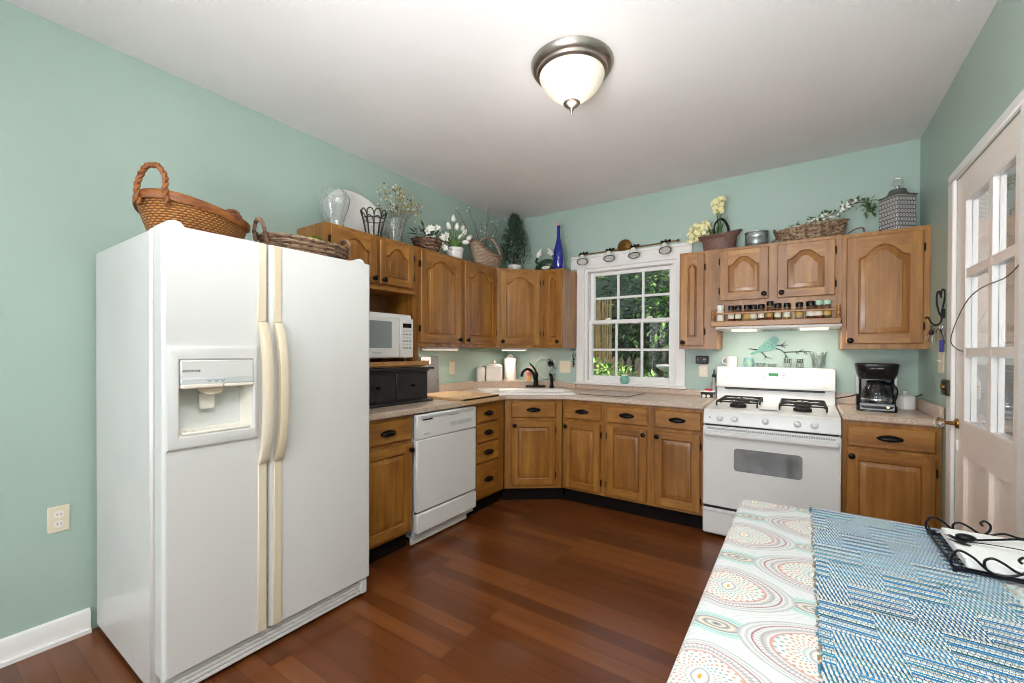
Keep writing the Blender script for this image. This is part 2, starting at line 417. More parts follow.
# ------------------------------------------------------------------ cabinets
def contour(w, h, s, tb, tt, rise, d, n=16):
    xl, xr, zb, zs = s+d, w-s-d, tb+d, h-tt-rise-d
    P = [(xl, zb), (xr, zb)]; hw = (xr-xl)/2; cx = (xl+xr)/2
    for i in range(n+1):
        u = 1-2*i/n
        a_ = abs(u); sh = 1-.60*(a_/.6)**2 if a_ < .6 else (.40*((.92-a_)/.32)**2 if a_ < .92 else 0)
        P.append((cx+u*hw, zs+rise*sh))
    return P
def panel_door(parent, x, z, w, h, rise=0, st=.052, tt=.052, tb=.055, knob=None, hinges=None, name='door', t=.02):
    m = MB(); c = .004
    st = min(st, w*.3)
    m.add([(c,-t,c),(w-c,-t,c),(w-c,-t,h-c),(c,-t,h-c),(0,-t+c,0),(w,-t+c,0),(w,-t+c,h),(0,-t+c,h),(0,0,0),(w,0,0),(w,0,h),(0,0,h)],
          [(0,4,5,1),(1,5,6,2),(2,6,7,3),(3,7,4,0),(4,8,9,5),(5,9,10,6),(6,10,11,7),(7,11,8,4)])
    A = contour(w, h, st, tb, tt, rise, 0)
    zl = A[2][1]
    f = lambda P, y: [(a, y, b) for a, b in P]
    m.add(f([(c, c), (st, c), (st, h-c), (c, h-c)], -t), [(0, 1, 2, 3)], 0)
    m.add(f([(w-st, c), (w-c, c), (w-c, h-c), (w-st, h-c)], -t), [(0, 1, 2, 3)], 0)
    m.add(f([(st, c), (w-st, c), (w-st, tb), (st, tb)], -t), [(0, 1, 2, 3)], 1)
    for i in range(2, len(A)-1):
        (x0, z0), (x1, z1) = A[i], A[i+1]
        m.add(f([(x0, z0), (x0, h-c), (x1, h-c), (x1, z1)], -t), [(0, 1, 2, 3)], 1)
    k = len(A)
    loops = [(0, -t), (.005, -t+.003), (.007, -t+.0135), (.0105, -t+.0135), (.0125, -t+.0085), (min(.036, (w-2*st)*.22), -t+.003), (min(.038, (w-2*st)*.24), -t+.001)]
    vs = []
    for d, y in loops: vs += f(contour(w, h, st, tb, tt, rise*max(0, 1-d*2), d), y)
    fs = []
    for l in range(len(loops)-1):
        for i in range(k): j = (i+1) % k; fs.append((l*k+i, l*k+j, l*k+k+j, l*k+k+i))
    fs.append(tuple(range((len(loops)-1)*k, len(loops)*k)))
    m.add(vs, fs, 0)
    o = m.build(name, ['wood_v', 'wood_h'], parent, (x, -.0015, z), ang=25)
    if knob: knob_at(o, knob[0], knob[1], -t)
    if hinges:
        hx = -.004 if hinges == 'L' else w+.004
        for hz in (.075*max(1, h/.5), h-.075*max(1, h/.5)):
            MB().rbox(hx-.0045, hx+.0045, -t+.004, .0, hz-.024, hz+.024, .0015).cyl((hx, -t+.003, hz-.019), (hx, -t+.003, hz+.019), .0042, n=8).build('hinge', 'hinge', o)
    return o
def knob_at(parent, x, z, y, r=.0175):
    return MB().lathe([(.0105, 0), (.007, -.004), (.006, -.013), (.011, -.016), (r, -.021), (r, -.025), (.010, -.029), (.004, -.0295), (.0035, -.031)], (x, y, z), 18, 'Y').build('knob', 'bronze', parent)
def cup_pull(parent, x, z, y, w=.112):
    m = MB(); a = w/2; n, q = 16, 8; vs = []; fs = []
    for i in range(n+1):
        u = -1+2*i/n; k = max(0, 1-abs(u)**2.4)**.5
        for j in range(q+1):
            p = R(115)*j/q
            vs.append((x+a*u, y-.003-.022*k*sin(p), z-.005+.021*k*cos(p)))
    for i in range(n):
        for j in range(q): fs.append((i*(q+1)+j, (i+1)*(q+1)+j, (i+1)*(q+1)+j+1, i*(q+1)+j+1))
    m.add(vs, fs)
    m.prism([(x+a*1.08*cos(2*pi*i/24), z+.021*sin(2*pi*i/24)*(1-.25*abs(cos(2*pi*i/24)))) for i in range(24)], y-.0035, y)
    return m.build('cup_pull', 'bronze', parent)
def drawer_front(parent, x, z, w, h, pull=True, name='drawer'):
    m = MB(); c = .005; t = .02
    m.add([(c*1.6,-t,c*1.6),(w-c*1.6,-t,c*1.6),(w-c*1.6,-t,h-c*1.6),(c*1.6,-t,h-c*1.6),(0,-t+.008,0),(w,-t+.008,0),(w,-t+.008,h),(0,-t+.008,h),(0,0,0),(w,0,0),(w,0,h),(0,0,h)],
          [(0,1,2,3),(0,4,5,1),(1,5,6,2),(2,6,7,3),(3,7,4,0),(4,8,9,5),(5,9,10,6),(6,10,11,7),(7,11,8,4)])
    o = m.build(name, 'wood_h', parent, (x, -.0015, z), ang=15)
    if pull: cup_pull(o, w/2, h/2, -t)
    return o
ZB0, ZB1, DB, DT, WB, WT = .115, .874, .137, .690, .716, .850
def base_body(root, w, d=.59, z0=ZB0, wl=None):
    MB().box(0, w, 0, d, z0, ZB1).build('body', 'wood_v', root)
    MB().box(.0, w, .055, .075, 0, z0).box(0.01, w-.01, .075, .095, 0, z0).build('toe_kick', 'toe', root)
# ---- base cabinets.  Local frame: x to the right along the face, y into the cabinet, z up
BASE = 'base cabinets'
r = thing('base_cabinet', 'narrow maple base cabinet between the white refrigerator and the dishwasher', 'cabinet', (.60, -2.40, 0), pi/2, BASE)
base_body(r, .455)
drawer_front(r, .055, WB, .385, WT-WB)
panel_door(r, .055, DB, .385, DT-DB, 0, knob=(.365, .515), hinges='L')
r = thing('drawer_base', 'maple base cabinet of four drawers right of the dishwasher', 'cabinet', (.60, -1.315, 0), pi/2, BASE)
base_body(r, .40)
for z0, z1 in ((.722, .856), (.566, .706), (.408, .548), (.135, .392)): drawer_front(r, .02, z0, .285, z1-z0)
ang = atan2(.295, .39); dl = sqrt(.39**2+.295**2)
r = thing('corner_sink_cabinet', 'maple corner base cabinet set diagonally under the white sink', 'cabinet', (.605, -.907, 0), ang, BASE)
m = MB().prism([(0, 0), (dl, 0), (dl+.16, .44), (.12, .62), (-.2, .5)], ZB0, ZB1, 'Z'); 
m = MB().box(0, dl, 0, .30, ZB0, ZB1); m.build('body', 'wood_v', r)
MB().box(-.02, dl+.02, .055, .08, 0, ZB0).build('toe_kick', 'toe', r)
drawer_front(r, .055, WB+.004, .38, WT-WB, name='false_drawer_front'); panel_door(r, .06, DB+.01, .37, DT-DB-.005, 0, knob=(.022, .51), hinges='R')
r = thing('base_cabinet', 'single door maple base cabinet next to the diagonal sink corner', 'cabinet', (1.0, -.605, 0), 0, BASE)
base_body(r, .378)
drawer_front(r, .022, WB, .33, WT-WB); panel_door(r, .022, DB, .325, DT-DB, 0, knob=(.022, .515), hinges='R')
r = thing('base_cabinet', 'two door maple base cabinet directly left of the white range', 'cabinet', (1.38, -.605, 0), 0, BASE)
base_body(r, .742)
for x in (.022, .398): drawer_front(r, x, WB, .325, WT-WB)
panel_door(r, .022, DB, .318, DT-DB, 0, knob=(.296, .515), hinges='L'); panel_door(r, .398, DB, .318, DT-DB, 0, knob=(.022, .515), hinges='R')
r = thing('base_cabinet', 'maple base cabinet under the coffee maker, right of the range', 'cabinet', (2.893, -.605, 0), 0, BASE)
base_body(r, .436)
drawer_front(r, .022, .722, .39, .128); panel_door(r, .022, DB, .388, .562, 0, knob=(.022, .53), hinges='R')

# ---- wall cabinets
UP = 'wall cabinets'
UZ, UT = 1.310, 2.060
def upper(name, label, loc, rz, w, z0=UZ, z1=UT, d=.305):
    r = thing(name, label, 'cabinet', (loc[0], loc[1], z0), rz, UP)
    MB().box(0, w, 0, d, 0, z1-z0).build('body', 'wood_v', r)
    return r
# open microwave cabinet on the left wall
r = thing('microwave_cabinet', 'maple wall cabinet with two short doors over an open microwave shelf', 'cabinet', (.31, -2.374, 1.172), pi/2, UP)
z = lambda q: q-1.172
m = MB().box(0, .752, 0, .305, z(1.705), z(2.06)).box(0, .018, 0, .30, z(1.208), z(1.705)).box(.7, .718, .003, .30, z(1.208), z(1.705)).box(.718, .752, 0, .02, z(1.26), z(1.705)).box(.722, .752, -.001, .018, z(1.208), z(1.26))
m.build('body', 'wood_v', r)
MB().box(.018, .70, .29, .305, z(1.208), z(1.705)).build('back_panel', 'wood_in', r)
MB().rbox(0, .79, -.085, .30, z(1.176), z(1.208), .004).box(.0, .74, -.07, .29, z(1.168), z(1.177)).build('shelf', 'wood_shelf', r)
MB().box(0, .725, -.024, 0, z(1.695), z(1.712)).build('light_rail', 'wood_h', r)
panel_door(r, .03, z(1.735), .335, .30, .062, st=.05, tt=.035, tb=.05, knob=(.31, .03), hinges='L')
panel_door(r, .395, z(1.735), .30, .30, .062, st=.05, tt=.035, tb=.05, knob=(.025, .03), hinges='R')
r = upper('wall_cabinet', 'tall two door maple wall cabinet right of the microwave', (.31, -1.62), pi/2, .995, UZ+.006)
panel_door(r, .015, .03, .45, .695, .075, st=.058, tt=.05, tb=.062, knob=(.425, .03), hinges='L')
panel_door(r, .52, .03, .45, .695, .075, st=.058, tt=.05, tb=.062, knob=(.025, .03), hinges='R')
dl2 = .315*sqrt(2)
r = thing('corner_wall_cabinet', 'maple wall cabinet set diagonally across the corner above the sink', 'cabinet', (.31, -.625, UZ+.004), pi/4, UP)
s2 = .31/sqrt(2)
MB().prism([(0, 0), (dl2, 0), (dl2+s2, s2), (dl2/2, dl2/2+2*s2-.0), (-s2, s2)], 0, .75, 'Z').build('body', 'wood_v', r)
panel_door(r, .03, .03, .385, .695, .06, st=.058, tt=.055, tb=.062, knob=(.025, .03), hinges='R')
r = upper('wall_cabinet', 'narrow maple wall cabinet left of the window, its plain side facing the window', (.626, -.31), 0, .217, UZ+.004)
panel_door(r, .025, .03, .187, .695, .03, st=.058, tt=.06, tb=.062, knob=(.155, .03), hinges='L')
r = upper('wall_cabinet', 'narrow maple wall cabinet between the window and the spice rack', (1.880, -.306), 0, .272, 1.303, 2.062)
panel_door(r, .012, .028, .172, .71, .022, st=.056, tt=.075, tb=.062, knob=(.022, .024), hinges='R')
r = upper('over_range_cabinet', 'short maple wall cabinet with two arched doors above the spice jars', (2.153, -.306), 0, .752, 1.50, 2.060)
panel_door(r, .02, .165, .315, .372, .06, st=.056, tt=.05, tb=.056, knob=(.29, .034), hinges='L')
panel_door(r, .39, .165, .325, .372, .06, st=.056, tt=.05, tb=.056, knob=(.025, .034), hinges='R')
r = upper('wall_cabinet', 'large single door maple wall cabinet in the right corner above the coffee maker', (2.906, -.306), 0, .424, 1.303, 2.056)
panel_door(r, .022, .035, .37, .69, .075, st=.06, tt=.06, tb=.062, knob=(.02, .02), hinges='R')

# spice rack shelf with a gallery rail, and the hood under it
r = thing('spice_rack', 'long maple spice shelf with a gallery rail below the short cabinet', 'shelf', (2.125, -.309, 1.468))
MB().rbox(0, .772, -.105, .0, .0, .04, .004).build('shelf', 'wood_h', r)
for x in (.014, .758):
    MB().lathe([(.012, .04), (.012, .05), (.008, .054), (.012, .06), (.013, .075), (.009, .085), (.013, .095), (.013, .115), (.008, .122)], (x, -.09, 0), 12).build('post', 'wood_v', r)
MB().lathe([(.004, .04), (.004, .09)], (.39, -.09, 0), 8).build('rail_support', 'wood_v', r)
m = MB().rbox(.014, .758, -.096, -.084, .088, .102, .003)
m.build('rail', 'wood_h', r)
r = thing('range_hood', 'slim white hood under the spice shelf with two lit lamp covers', 'hood', (2.156, -.385, 1.446))
MB().prism([(-.0, .021), (.0, .010), (.02, .0), (.38, .0), (.38, .021)], 0, .745, 'X').build('canopy', 'white', r)
MB().rbox(.10, .26, .02, .16, -.012, .0, .004).build('lamp_cover', plain('hood_lamp_cover', 'f7f3e6', .5, emit='fff2d8', es=.45), r)
MB().rbox(.52, .68, .02, .16, -.012, .0, .004).build('lamp_cover', bpy.data.materials['hood_lamp_cover'], r)
m = MB().box(.29, .50, .05, .32, -.004, .001); m.build('filter', 'gray', r)
for x in (.18, .60):
    lamp('hood_lamp', 'AREA', (x, .09, -.016), 1.3, (1, .93, .82), .12, .12, (0, .15, -1), r)

# ---- countertops
def counter_mat():
    t = NT('beige_laminate'); v = t.coord()
    a = t.noise(v, 320, 2, .5); b = t.noise(v, 120, 2, .5)
    c = t.ramp(t.math('ADD', t.math('MULTIPLY', a, .6), t.math('MULTIPLY', b, .4)), [(.38, 'a98f7c'), (.5, 'c9b3a0'), (.62, 'd8c6b4')])
    t.l(c, t.b.inputs['Base Color']); t.b.inputs['Roughness'].default_value = .28; return t.m
M['counter'] = counter_mat()
Z0, Z1 = .876, .914
def slab(m, poly, z0, z1, c=.006):
    k = len(poly)
    def inset(P, d):
        out = []
        for i in range(k):
            a, b, e = Vector(P[i-1]), Vector(P[i]), Vector(P[(i+1) % k])
            n1 = Vector((-(b-a).y, (b-a).x)).normalized(); n2 = Vector((-(e-b).y, (e-b).x)).normalized()
            bi = (n1+n2); q = d/max(.3, bi.length_squared/2); out.append(tuple(b+bi*q*1.0))
        return out
    I = inset(poly, c)
    L = [(I, z0), (poly, z0+c), (poly, z1-c), (I, z1)]
    vs = [(x, y, zz) for P, zz in L for x, y in P]
    fs = [tuple(range(k-1, -1, -1)), tuple(range(3*k, 4*k))]
    for l in range(3):
        for i in range(k): j = (i+1) % k; fs.append((l*k+i, l*k+j, l*k+k+j, l*k+k+i))
    return m.add(vs, fs)
r = thing('countertop', 'beige laminate countertop running along the left wall, sink corner and window', 'countertop', (0, 0, Z0))
m = MB()
poly = [(.003, -2.42), (.6366, -2.42), (.6366, -.925), (1.035, -.6366), (2.118, -.6366), (2.118, -.003), (.003, -.003)]
slab(m, [(x, y) for x, y in poly], 0, Z1-Z0)
top = m.build('worktop', 'counter', r)
m = MB().rbox(.003, .023, -2.42, -.635, Z1-Z0, .988-Z0, .004).rbox(.655, .84, -.023, -.003, Z1-Z0, .965-Z0, .004).rbox(.84, 2.118, -.023, -.003, Z1-Z0, .962-Z0, .004)
a, b = Vector((.003, -.65)), Vector((.67, -.003)); n = Vector((b-a)).normalized(); q = Vector((-n.y, n.x))*-.02
m.prism([tuple(a), tuple(b), tuple(b-q), tuple(a-q)], Z1-Z0, .984-Z0, 'Z')
m.build('backsplash', 'counter', r)
MB().prism([(.003, -.003), (.003, -.645), (.665, -.003)], .966-Z0, .980-Z0, 'Z').build('corner_ledge', 'counter', r)
r = thing('countertop', 'short beige laminate countertop right of the range under the coffee maker', 'countertop', (0, 0, Z0))
m = MB(); slab(m, [(2.893, -.003), (2.893, -.6366), (3.328, -.6366), (3.328, -.003)], 0, Z1-Z0); m.build('worktop', 'counter', r)
MB().rbox(2.893, 3.308, -.023, -.003, Z1-Z0, .988-Z0, .004).rbox(3.308, 3.328, -.655, -.003, Z1-Z0, .988-Z0, .004).build('backsplash', 'counter', r)

# ---- sink: white drop-in set diagonally; local x along the diagonal, y toward the corner
r = thing('corner_sink', 'white drop-in sink set diagonally in the counter corner', 'sink', (.855, -.735, Z1), ang)
SINK = r
def rr(x0, x1, y0, y1, c, n=5):
    out = []
    for cx, cy, a0 in ((x1-c, y0+c, -90), (x1-c, y1-c, 0), (x0+c, y1-c, 90), (x0+c, y0+c, 180)):
        for i in range(n+1): a = R(a0+90*i/n); out.append((cx+c*cos(a), cy+c*sin(a)))
    return out
def cast(P, poly, c):
    out = []
    for p in P:
        d = (p[0]-c[0], p[1]-c[1]); best = None
        for a, b in zip(poly, poly[1:]+poly[:1]):
            e = (b[0]-a[0], b[1]-a[1]); den = d[0]*e[1]-d[1]*e[0]
            if abs(den) < 1e-9: continue
            t_ = ((a[0]-c[0])*e[1]-(a[1]-c[1])*e[0])/den; u_ = ((a[0]-c[0])*d[1]-(a[1]-c[1])*d[0])/den
            if t_ > 0 and -1e-6 <= u_ <= 1+1e-6 and (best is None or t_ < best): best = t_
        out.append((c[0]+d[0]*best, c[1]+d[1]*best))
    return out
OUT = [(-.36, -.015), (-.05, -.018), (.28, -.015), (.30, .0), (.30, .34), (.29, .38), (.21, .475), (.18, .485), (-.52, .485), (-.55, .46), (-.55, .36), (-.53, .32)]
IN2 = [(a*.975-.001, (b-.2)*.97+.2) for a, b in OUT]
i_ = rr(-.36, .27, .02, .36, .06); j_ = rr(-.34, .25, .04, .34, .06); o_ = cast(i_, OUT, (-.05, .2)); o2 = cast(i_, IN2, (-.05, .2)); m = MB()
k = len(o_)
vs = [(x, y, 0) for x, y in o_]+[(x, y, .014) for x, y in o_]+[(x, y, .018) for x, y in o2]+[(x, y, .018) for x, y in i_]+[(x, y, -.0) for x, y in j_]+[(x, y, -.025) for x, y in rr(-.33, .24, .05, .33, .06)]
fs = []
for l in range(5):
    for i in range(k): j = (i+1) % k; fs.append((l*k+i, l*k+j, l*k+k+j, l*k+k+i))
fs.append(tuple(range(5*k, 6*k))); m.add(vs, fs)
m.build('basin', 'ceramic', r, ang=50)
MB().lathe([(.04, -.026), (.04, -.022), (.03, -.021), (.004, -.023)], (-.05, .2, 0), 16).build('drain', 'chrome', r)
# worktop opening under the basin
r = thing('kitchen_faucet', 'oil rubbed bronze faucet with a high arched spout behind the sink', 'faucet', (.497, -.215, Z1+.017), ang)
pl_ = MB().prism(rr(-.10, .10, -.028, .028, .027), 0, .012, 'Z'); pl_.build('base_plate', 'bronze', r)
MB().lathe([(.03, .012), (.026, .02), (.022, .035), (.022, .10), (.026, .108), (.026, .125), (.019, .14), (.008, .15)], (0, 0, 0), 18).build('body', 'bronze', r)
P = [(0, -.01, .09), (-.02, -.03, .135), (-.055, -.075, .160), (-.085, -.125, .150), (-.105, -.155, .11), (-.11, -.163, .085)]
P = [(-.012, -.012, .07), (-.03, -.03, .13), (-.062, -.055, .168), (-.10, -.08, .175), (-.138, -.10, .15), (-.152, -.108, .105)]
MB().tube(spline(P), .0125, 10).build('spout', 'bronze', r)
MB().tube(spline([(0, 0, .145), (-.012, .004, .175), (-.04, .008, .21), (-.062, .01, .235)]), [.01]*6+[.0085]*6+[.007]*6+[.005], 8).build('lever_handle', 'bronze', r)
r = thing('sink_sprayer', 'small bronze side sprayer standing right of the faucet', 'sprayer', (.612, -.095, Z1+.0), ang)
MB().lathe([(.022, 0), (.022, .02), (.015, .03), (.014, .055), (.018, .085), (.017, .10), (.012, .108), (.013, .118)], (0, 0, 0), 14).build('body', 'bronze', r)
MB().tube([(0, 0, .112), (-.012, -.006, .135), (-.026, -.012, .140)], [.013, .014, .010], 10).build('spray_head', 'bronze', r)

# ---- refrigerator (front faces +x).  Local frame: x along the face, y into the body
r = thing('refrigerator', 'white side-by-side refrigerator with ice dispenser and yellowed handles', 'refrigerator', (.82, -3.315, 0), pi/2)
FR = r
FW = .88
MB().rbox(-.010, FW-.003, .085, .785, .03, 1.722, .008).build('cabinet', 'fridge_side', r)
for q_ in (.02, FW-.07): MB().box(q_, q_+.05, .1, .75, 0, .03).build('foot_rail', 'gray', r)
FZ0, FZ1 = .105, 1.730
def rdoor(x0, x1, name):
    m = MB(); n = 8; prof = []
    for i in range(n+1): a = R(180-90*i/n); prof.append((x0+.014+.014*cos(a), .014-.014*sin(a)))
    for i in range(n+1): a = R(90-90*i/n); prof.append((x1-.014+.014*cos(a), .014-.014*sin(a)))
    prof += [(x1, .074), (x0, .074)]
    m.prism(prof, FZ0, FZ1, 'Z'); return m.build(name, 'fridge', r)
fz = rdoor(0, .357, 'freezer_door'); fd = rdoor(.366, FW, 'refrigerator_door')
MB().box(.01, FW-.01, .074, .086, .11, 1.715).build('gasket', 'gray', r)
def strip(parent, x, name='handle'):
    m = MB(); w = .0165
    m.rbox(x-w, x+w, -.006, .002, 1.402, FZ1-.002, .002).rbox(x-w, x+w, -.006, .002, FZ0, .812, .002)
    P = [(x, 0, 1.40), (x, -.014, 1.375), (x, -.036, 1.31), (x, -.05, 1.22), (x, -.054, 1.11), (x, -.05, 1.0), (x, -.036, .90), (x, -.014, .835), (x, 0, .812)]
    Q = spline(P, 5); w = .0170
    vs = []; fs = []
    for i, p in enumerate(Q):
        d = .008+.016*sin(pi*i/(len(Q)-1))**.5
        for sx_, yy in ((-1, .0), (-1, -.75), (-.7, -1), (.7, -1), (1, -.75), (1, .0)): vs.append((p.x+sx_*w, p.y-.004+yy*.010+(d if yy == 0 else 0)*.8, p.z))
    for i in range(len(Q)-1):
        for j in range(6): j2 = (j+1) % 6; fs.append((i*6+j, i*6+j2, i*6+6+j2, i*6+6+j))
    fs += [tuple(range(6)), tuple(range((len(Q)-1)*6, len(Q)*6))]
    m.add(vs, fs); return m.build(name, 'beige_plastic', parent)
strip(fz, .337); strip(fd, .400)
# dispenser: raised bezel, control panel, recessed bay
bz0, bz1 = .922, 1.296
m = MB(); bx0, bx1 = .010, .316; cx0, cx1, cz0, cz1 = .047, .298, .967, 1.247; y = -.012
o_ = [(bx0, bz0), (bx1, bz0), (bx1, bz1), (bx0, bz1)]; i_ = [(cx0, cz0), (cx1, cz0), (cx1, cz1), (cx0, cz1)]
ins = lambda P, d: [(P[0][0]+d, P[0][1]+d), (P[1][0]-d, P[1][1]+d), (P[2][0]-d, P[2][1]-d), (P[3][0]+d, P[3][1]-d)]
L = [(o_, .001), (o_, y+.004), (ins(o_, .006), y), (ins(i_, -.004), y), (i_, y+.004), (i_, .001)]
vs = [(a, yy, b) for P, yy in L for a, b in P]; fs = [(l*4+i, l*4+(i+1) % 4, l*4+4+(i+1) % 4, l*4+4+i) for l in range(5) for i in range(4)]
m.add(vs, fs); dp = m.build('dispenser_bezel', 'fridge', fz)
m = MB().rbox(cx0+.002, cx1-.002, -.016, .002, 1.175, cz1-.002, .004); m.build('control_panel', 'fridge', dp)
m = MB().rbox(cx0+.002, cx1-.002, -.019, .002, 1.155, 1.178, .003); m.build('gray_band', 'lightgray', dp)
m = MB()
m.rbox(cx0+.002, (cx0+cx1)/2+.01, -.03, .0, 1.142, 1.156, .003).rbox((cx0+cx1)/2+.014, cx1-.004, -.026, .0, 1.142, 1.154, .003)
m.build('dispenser_lip', plain('warm_white_plastic', 'e9e0d2', .4), dp)
# the bay is cut into the freezer door: inner box
M['bay'] = plain('cream_bay_plastic', 'ece7db', .35)
m = MB(); D = .06
m.add([(cx0,-.002,cz0),(cx1,-.002,cz0),(cx1,-.002,1.143),(cx0,-.002,1.143),(cx0+.02,D,cz0+.02),(cx1-.02,D,cz0+.02),(cx1-.02,D,1.143),(cx0+.02,D,1.143)],
      [(4,5,6,7),(0,1,5,4),(1,2,6,5),(3,0,4,7)])
bay = m.build('dispenser_bay', 'bay', dp, smooth=False)
bxm = fz.modifiers.new('bay', 'BOOLEAN'); 
cut = MB().box(cx0+.001, cx1-.001, -.03, D-.001, cz0+.001, 1.16).build('cut', 'fridge'); cut.parent = r
bxm.object = cut; bxm.operation = 'DIFFERENCE'; bxm.solver = 'EXACT'
dg = bpy.context.evaluated_depsgraph_get(); dg.update(); me = bpy.data.meshes.new_from_object(fz.evaluated_get(dg)); fz.modifiers.clear(); fz.data = me; me.polygons.foreach_set('use_smooth', [False]*len(me.polygons))
bpy.data.objects.remove(cut)
m = MB().prism([(.10, 1.150), (.13, 1.118), (.15, 1.112), (.18, 1.118), (.205, 1.15)], -.004, .03, 'Y'); m.build('ice_chute', 'beige_plastic', dp)
m = MB().rbox(.125, .178, .034, .046, 1.055, 1.118, .004); m.build('dispenser_lever', 'bay', dp)
m = MB().rbox(cx0+.01, cx1-.01, -.006, .04, cz0+.002, cz0+.012, .003)
for k in range(8): m.box(cx0+.03+k*.025, cx0+.036+k*.025, -.002, .03, cz0+.012, cz0+.0145)
m.build('drip_tray', 'bay', dp)
lettering('KENMORE', .012, 'badge', 'black', dp, (.083, -.0165, 1.205), (pi/2, 0, 0))
for k in range(3):
    m = MB().prism([(.135+k*.022, 1.164), (.145+k*.022, 1.172), (.149+k*.022, 1.170), (.141+k*.022, 1.161)], -.0196, -.019, 'Y').prism([(.131+k*.022, 1.171), (.135+k*.022, 1.164), (.137+k*.022, 1.166), (.134+k*.022, 1.173)], -.0196, -.019, 'Y'); m.build('dispenser_icon', 'gray', dp)
# hinge covers and kick grille
for x in (.012, .80):
    m = MB(); P = [(x+.0, 1.7225), (x+.068, 1.7225), (x+.066, 1.737), (x+.055, 1.752), (x+.036, 1.758), (x+.016, 1.752), (x+.002, 1.738)]
    m.prism(P, .03, .17, 'Y'); m.build('hinge_cover', 'fridge', r)
m = MB().rbox(.01, FW-.01, .03, .06, .012, .098, .003)
for k in range(4): m.rbox(.012, FW-.012, .022, .034, .018+k*.0185, .0315+k*.0185, .002)
gr = m.build('kick_grille', 'fridge', r)
MB().rbox(FW-.045, FW-.012, .012, .03, .02, .098, .003).build('grille_end', 'fridge', gr)

# ---- dishwasher
r = thing('dishwasher', 'white dishwasher built in between two maple base cabinets', 'dishwasher', (.64, -1.938, 0), pi/2)
DWW = .604
MB().box(.0, DWW, .03, .60, .06, .862).build('tub', 'lightgray', r)
m = MB().rbox(0, DWW, 0, .045, .705, .866, .006); cp = m.build('control_panel', 'white', r)
m = MB().box(.03, DWW-.03, -.004, .001, .838, .846).prism([(.03, .846), (DWW-.03, .846), (DWW-.04, .855), (.04, .855)], -.006, .0, 'Y'); m.build('latch_grip', 'lightgray', cp)
m = MB().rbox(.05, .14, -.003, .001, .826, .834, .001); m.build('vent_slot', 'black', cp)
m = MB().box(.30, .40, -.003, .001, .830, .834); m.build('latch_mark', 'gray', cp)
for k in range(7):
    m = MB().rbox(.315+k*.034, .343+k*.034, -.003, .001, .755, .785, .001); m.build('button', 'lightgray', cp)
lettering('KENMORE', .012, 'badge', 'gray', cp, (.09, -.001, .735), (pi/2, 0, 0))
MB().rbox(0, DWW, 0, .045, .232, .700, .006).build('door', 'white', r)
MB().box(.004, DWW-.004, .02, .05, .218, .234).build('gap', 'blackmat', r)
MB().rbox(0, DWW, -.004, .04, .095, .220, .006).build('access_panel', 'white', r)
MB().rbox(.0, DWW-.05, .05, .07, .012, .105, .003).build('kick_plate', 'white', r)

# ---- gas range
r = thing('gas_range', 'white gas range with black burner grates between the cabinets', 'range', (2.123, -.655, 0))
RW = .764
MB().rbox(.002, RW-.002, .02, .63, .02, .80, .004).build('body', 'white', r)
for x in (.05, RW-.05):
    for y in (.08, .55): MB().cyl((x, y, 0), (x, y, .03), .018).build('foot', 'black', r)
m = MB().prism([(-.004, .787), (-.004, .792), (.012, .872), (.03, .886), (.56, .908), (.655, .912), (.655, .78), (.01, .78)], 0, RW, 'X')   # cooktop and sloped control panel
m.build('cooktop', 'white', r, bevel=.004)
m = MB().prism([(.56, .900), (.575, 1.00), (.545, 1.005), (.542, 1.02), (.566, 1.160), (.575, 1.165), (.645, 1.165), (.645, .90)], 0, RW, 'X')
bgd = m.build('backguard', 'white', r, bevel=.004)
P = spline([(.08, .992), (.16, 1.001), (.30, 1.003), (.46, 1.003), (.60, 1.001), (.69, .990)], 6)
m = MB().prism([(p[0], p[1]+.0) for p in P]+[(.60, .991), (.46, .990), (.3, .990), (.16, .990)], .555, .579, 'Y')
m = MB().rbox(.06, RW-.06, .55, .578, .990, 1.004, .004); m.build('vent_slot', 'black', bgd)
def on_guard(z): return .542+(z-1.02)/(1.16-1.02)*.024
zc = 1.112
m = MB().rbox(.35, .43, on_guard(zc)-.003, on_guard(zc)+.01, zc-.021, zc+.021, .003); pn = m.build('clock_panel', 'lightgray', bgd)
MB().rbox(.36, .42, on_guard(zc)-.006, on_guard(zc), zc-.009, zc+.010, .001).build('clock_display', 'green_disp', pn)
for k, (dx, dz) in enumerate(((-.062, .012), (-.062, -.004), (.062, .012), (.062, -.004), (-.062, -.018), (.062, -.018))):
    MB().rbox(.39+dx-.011, .39+dx+.011, on_guard(zc+dz)-.002, on_guard(zc)+.004, zc+dz-.002, zc+dz+.003, .0008).build('clock_button', 'gray', bgd)
lettering('KENMORE', .011, 'badge', 'gray', bgd, (.075, on_guard(1.075)-.0008, 1.075), (R(90-9.7), 0, 0))
# knobs on the sloped panel
sl = atan2(.016, .08)
for x in (.105, .195, .372, .545, .632):
    m = MB().lathe([(.021, .0), (.021, -.006), (.0165, -.010), (.0155, -.022), (.012, -.025), (.002, -.025)], (0, 0, 0), 18, 'Y').rbox(-.0035, .0035, -.032, -.018, -.014, .014, .0015)
    m.xf(Matrix.Translation((x, .004, .830)) @ Matrix.Rotation(-sl, 4, 'X')); m.build('control_knob', 'white', r)
m = MB().lathe([(.006, 0), (.006, -.003), (.002, -.004)], (.04, .003, .83), 10, 'Y'); m.build('indicator_light', 'gray', r)
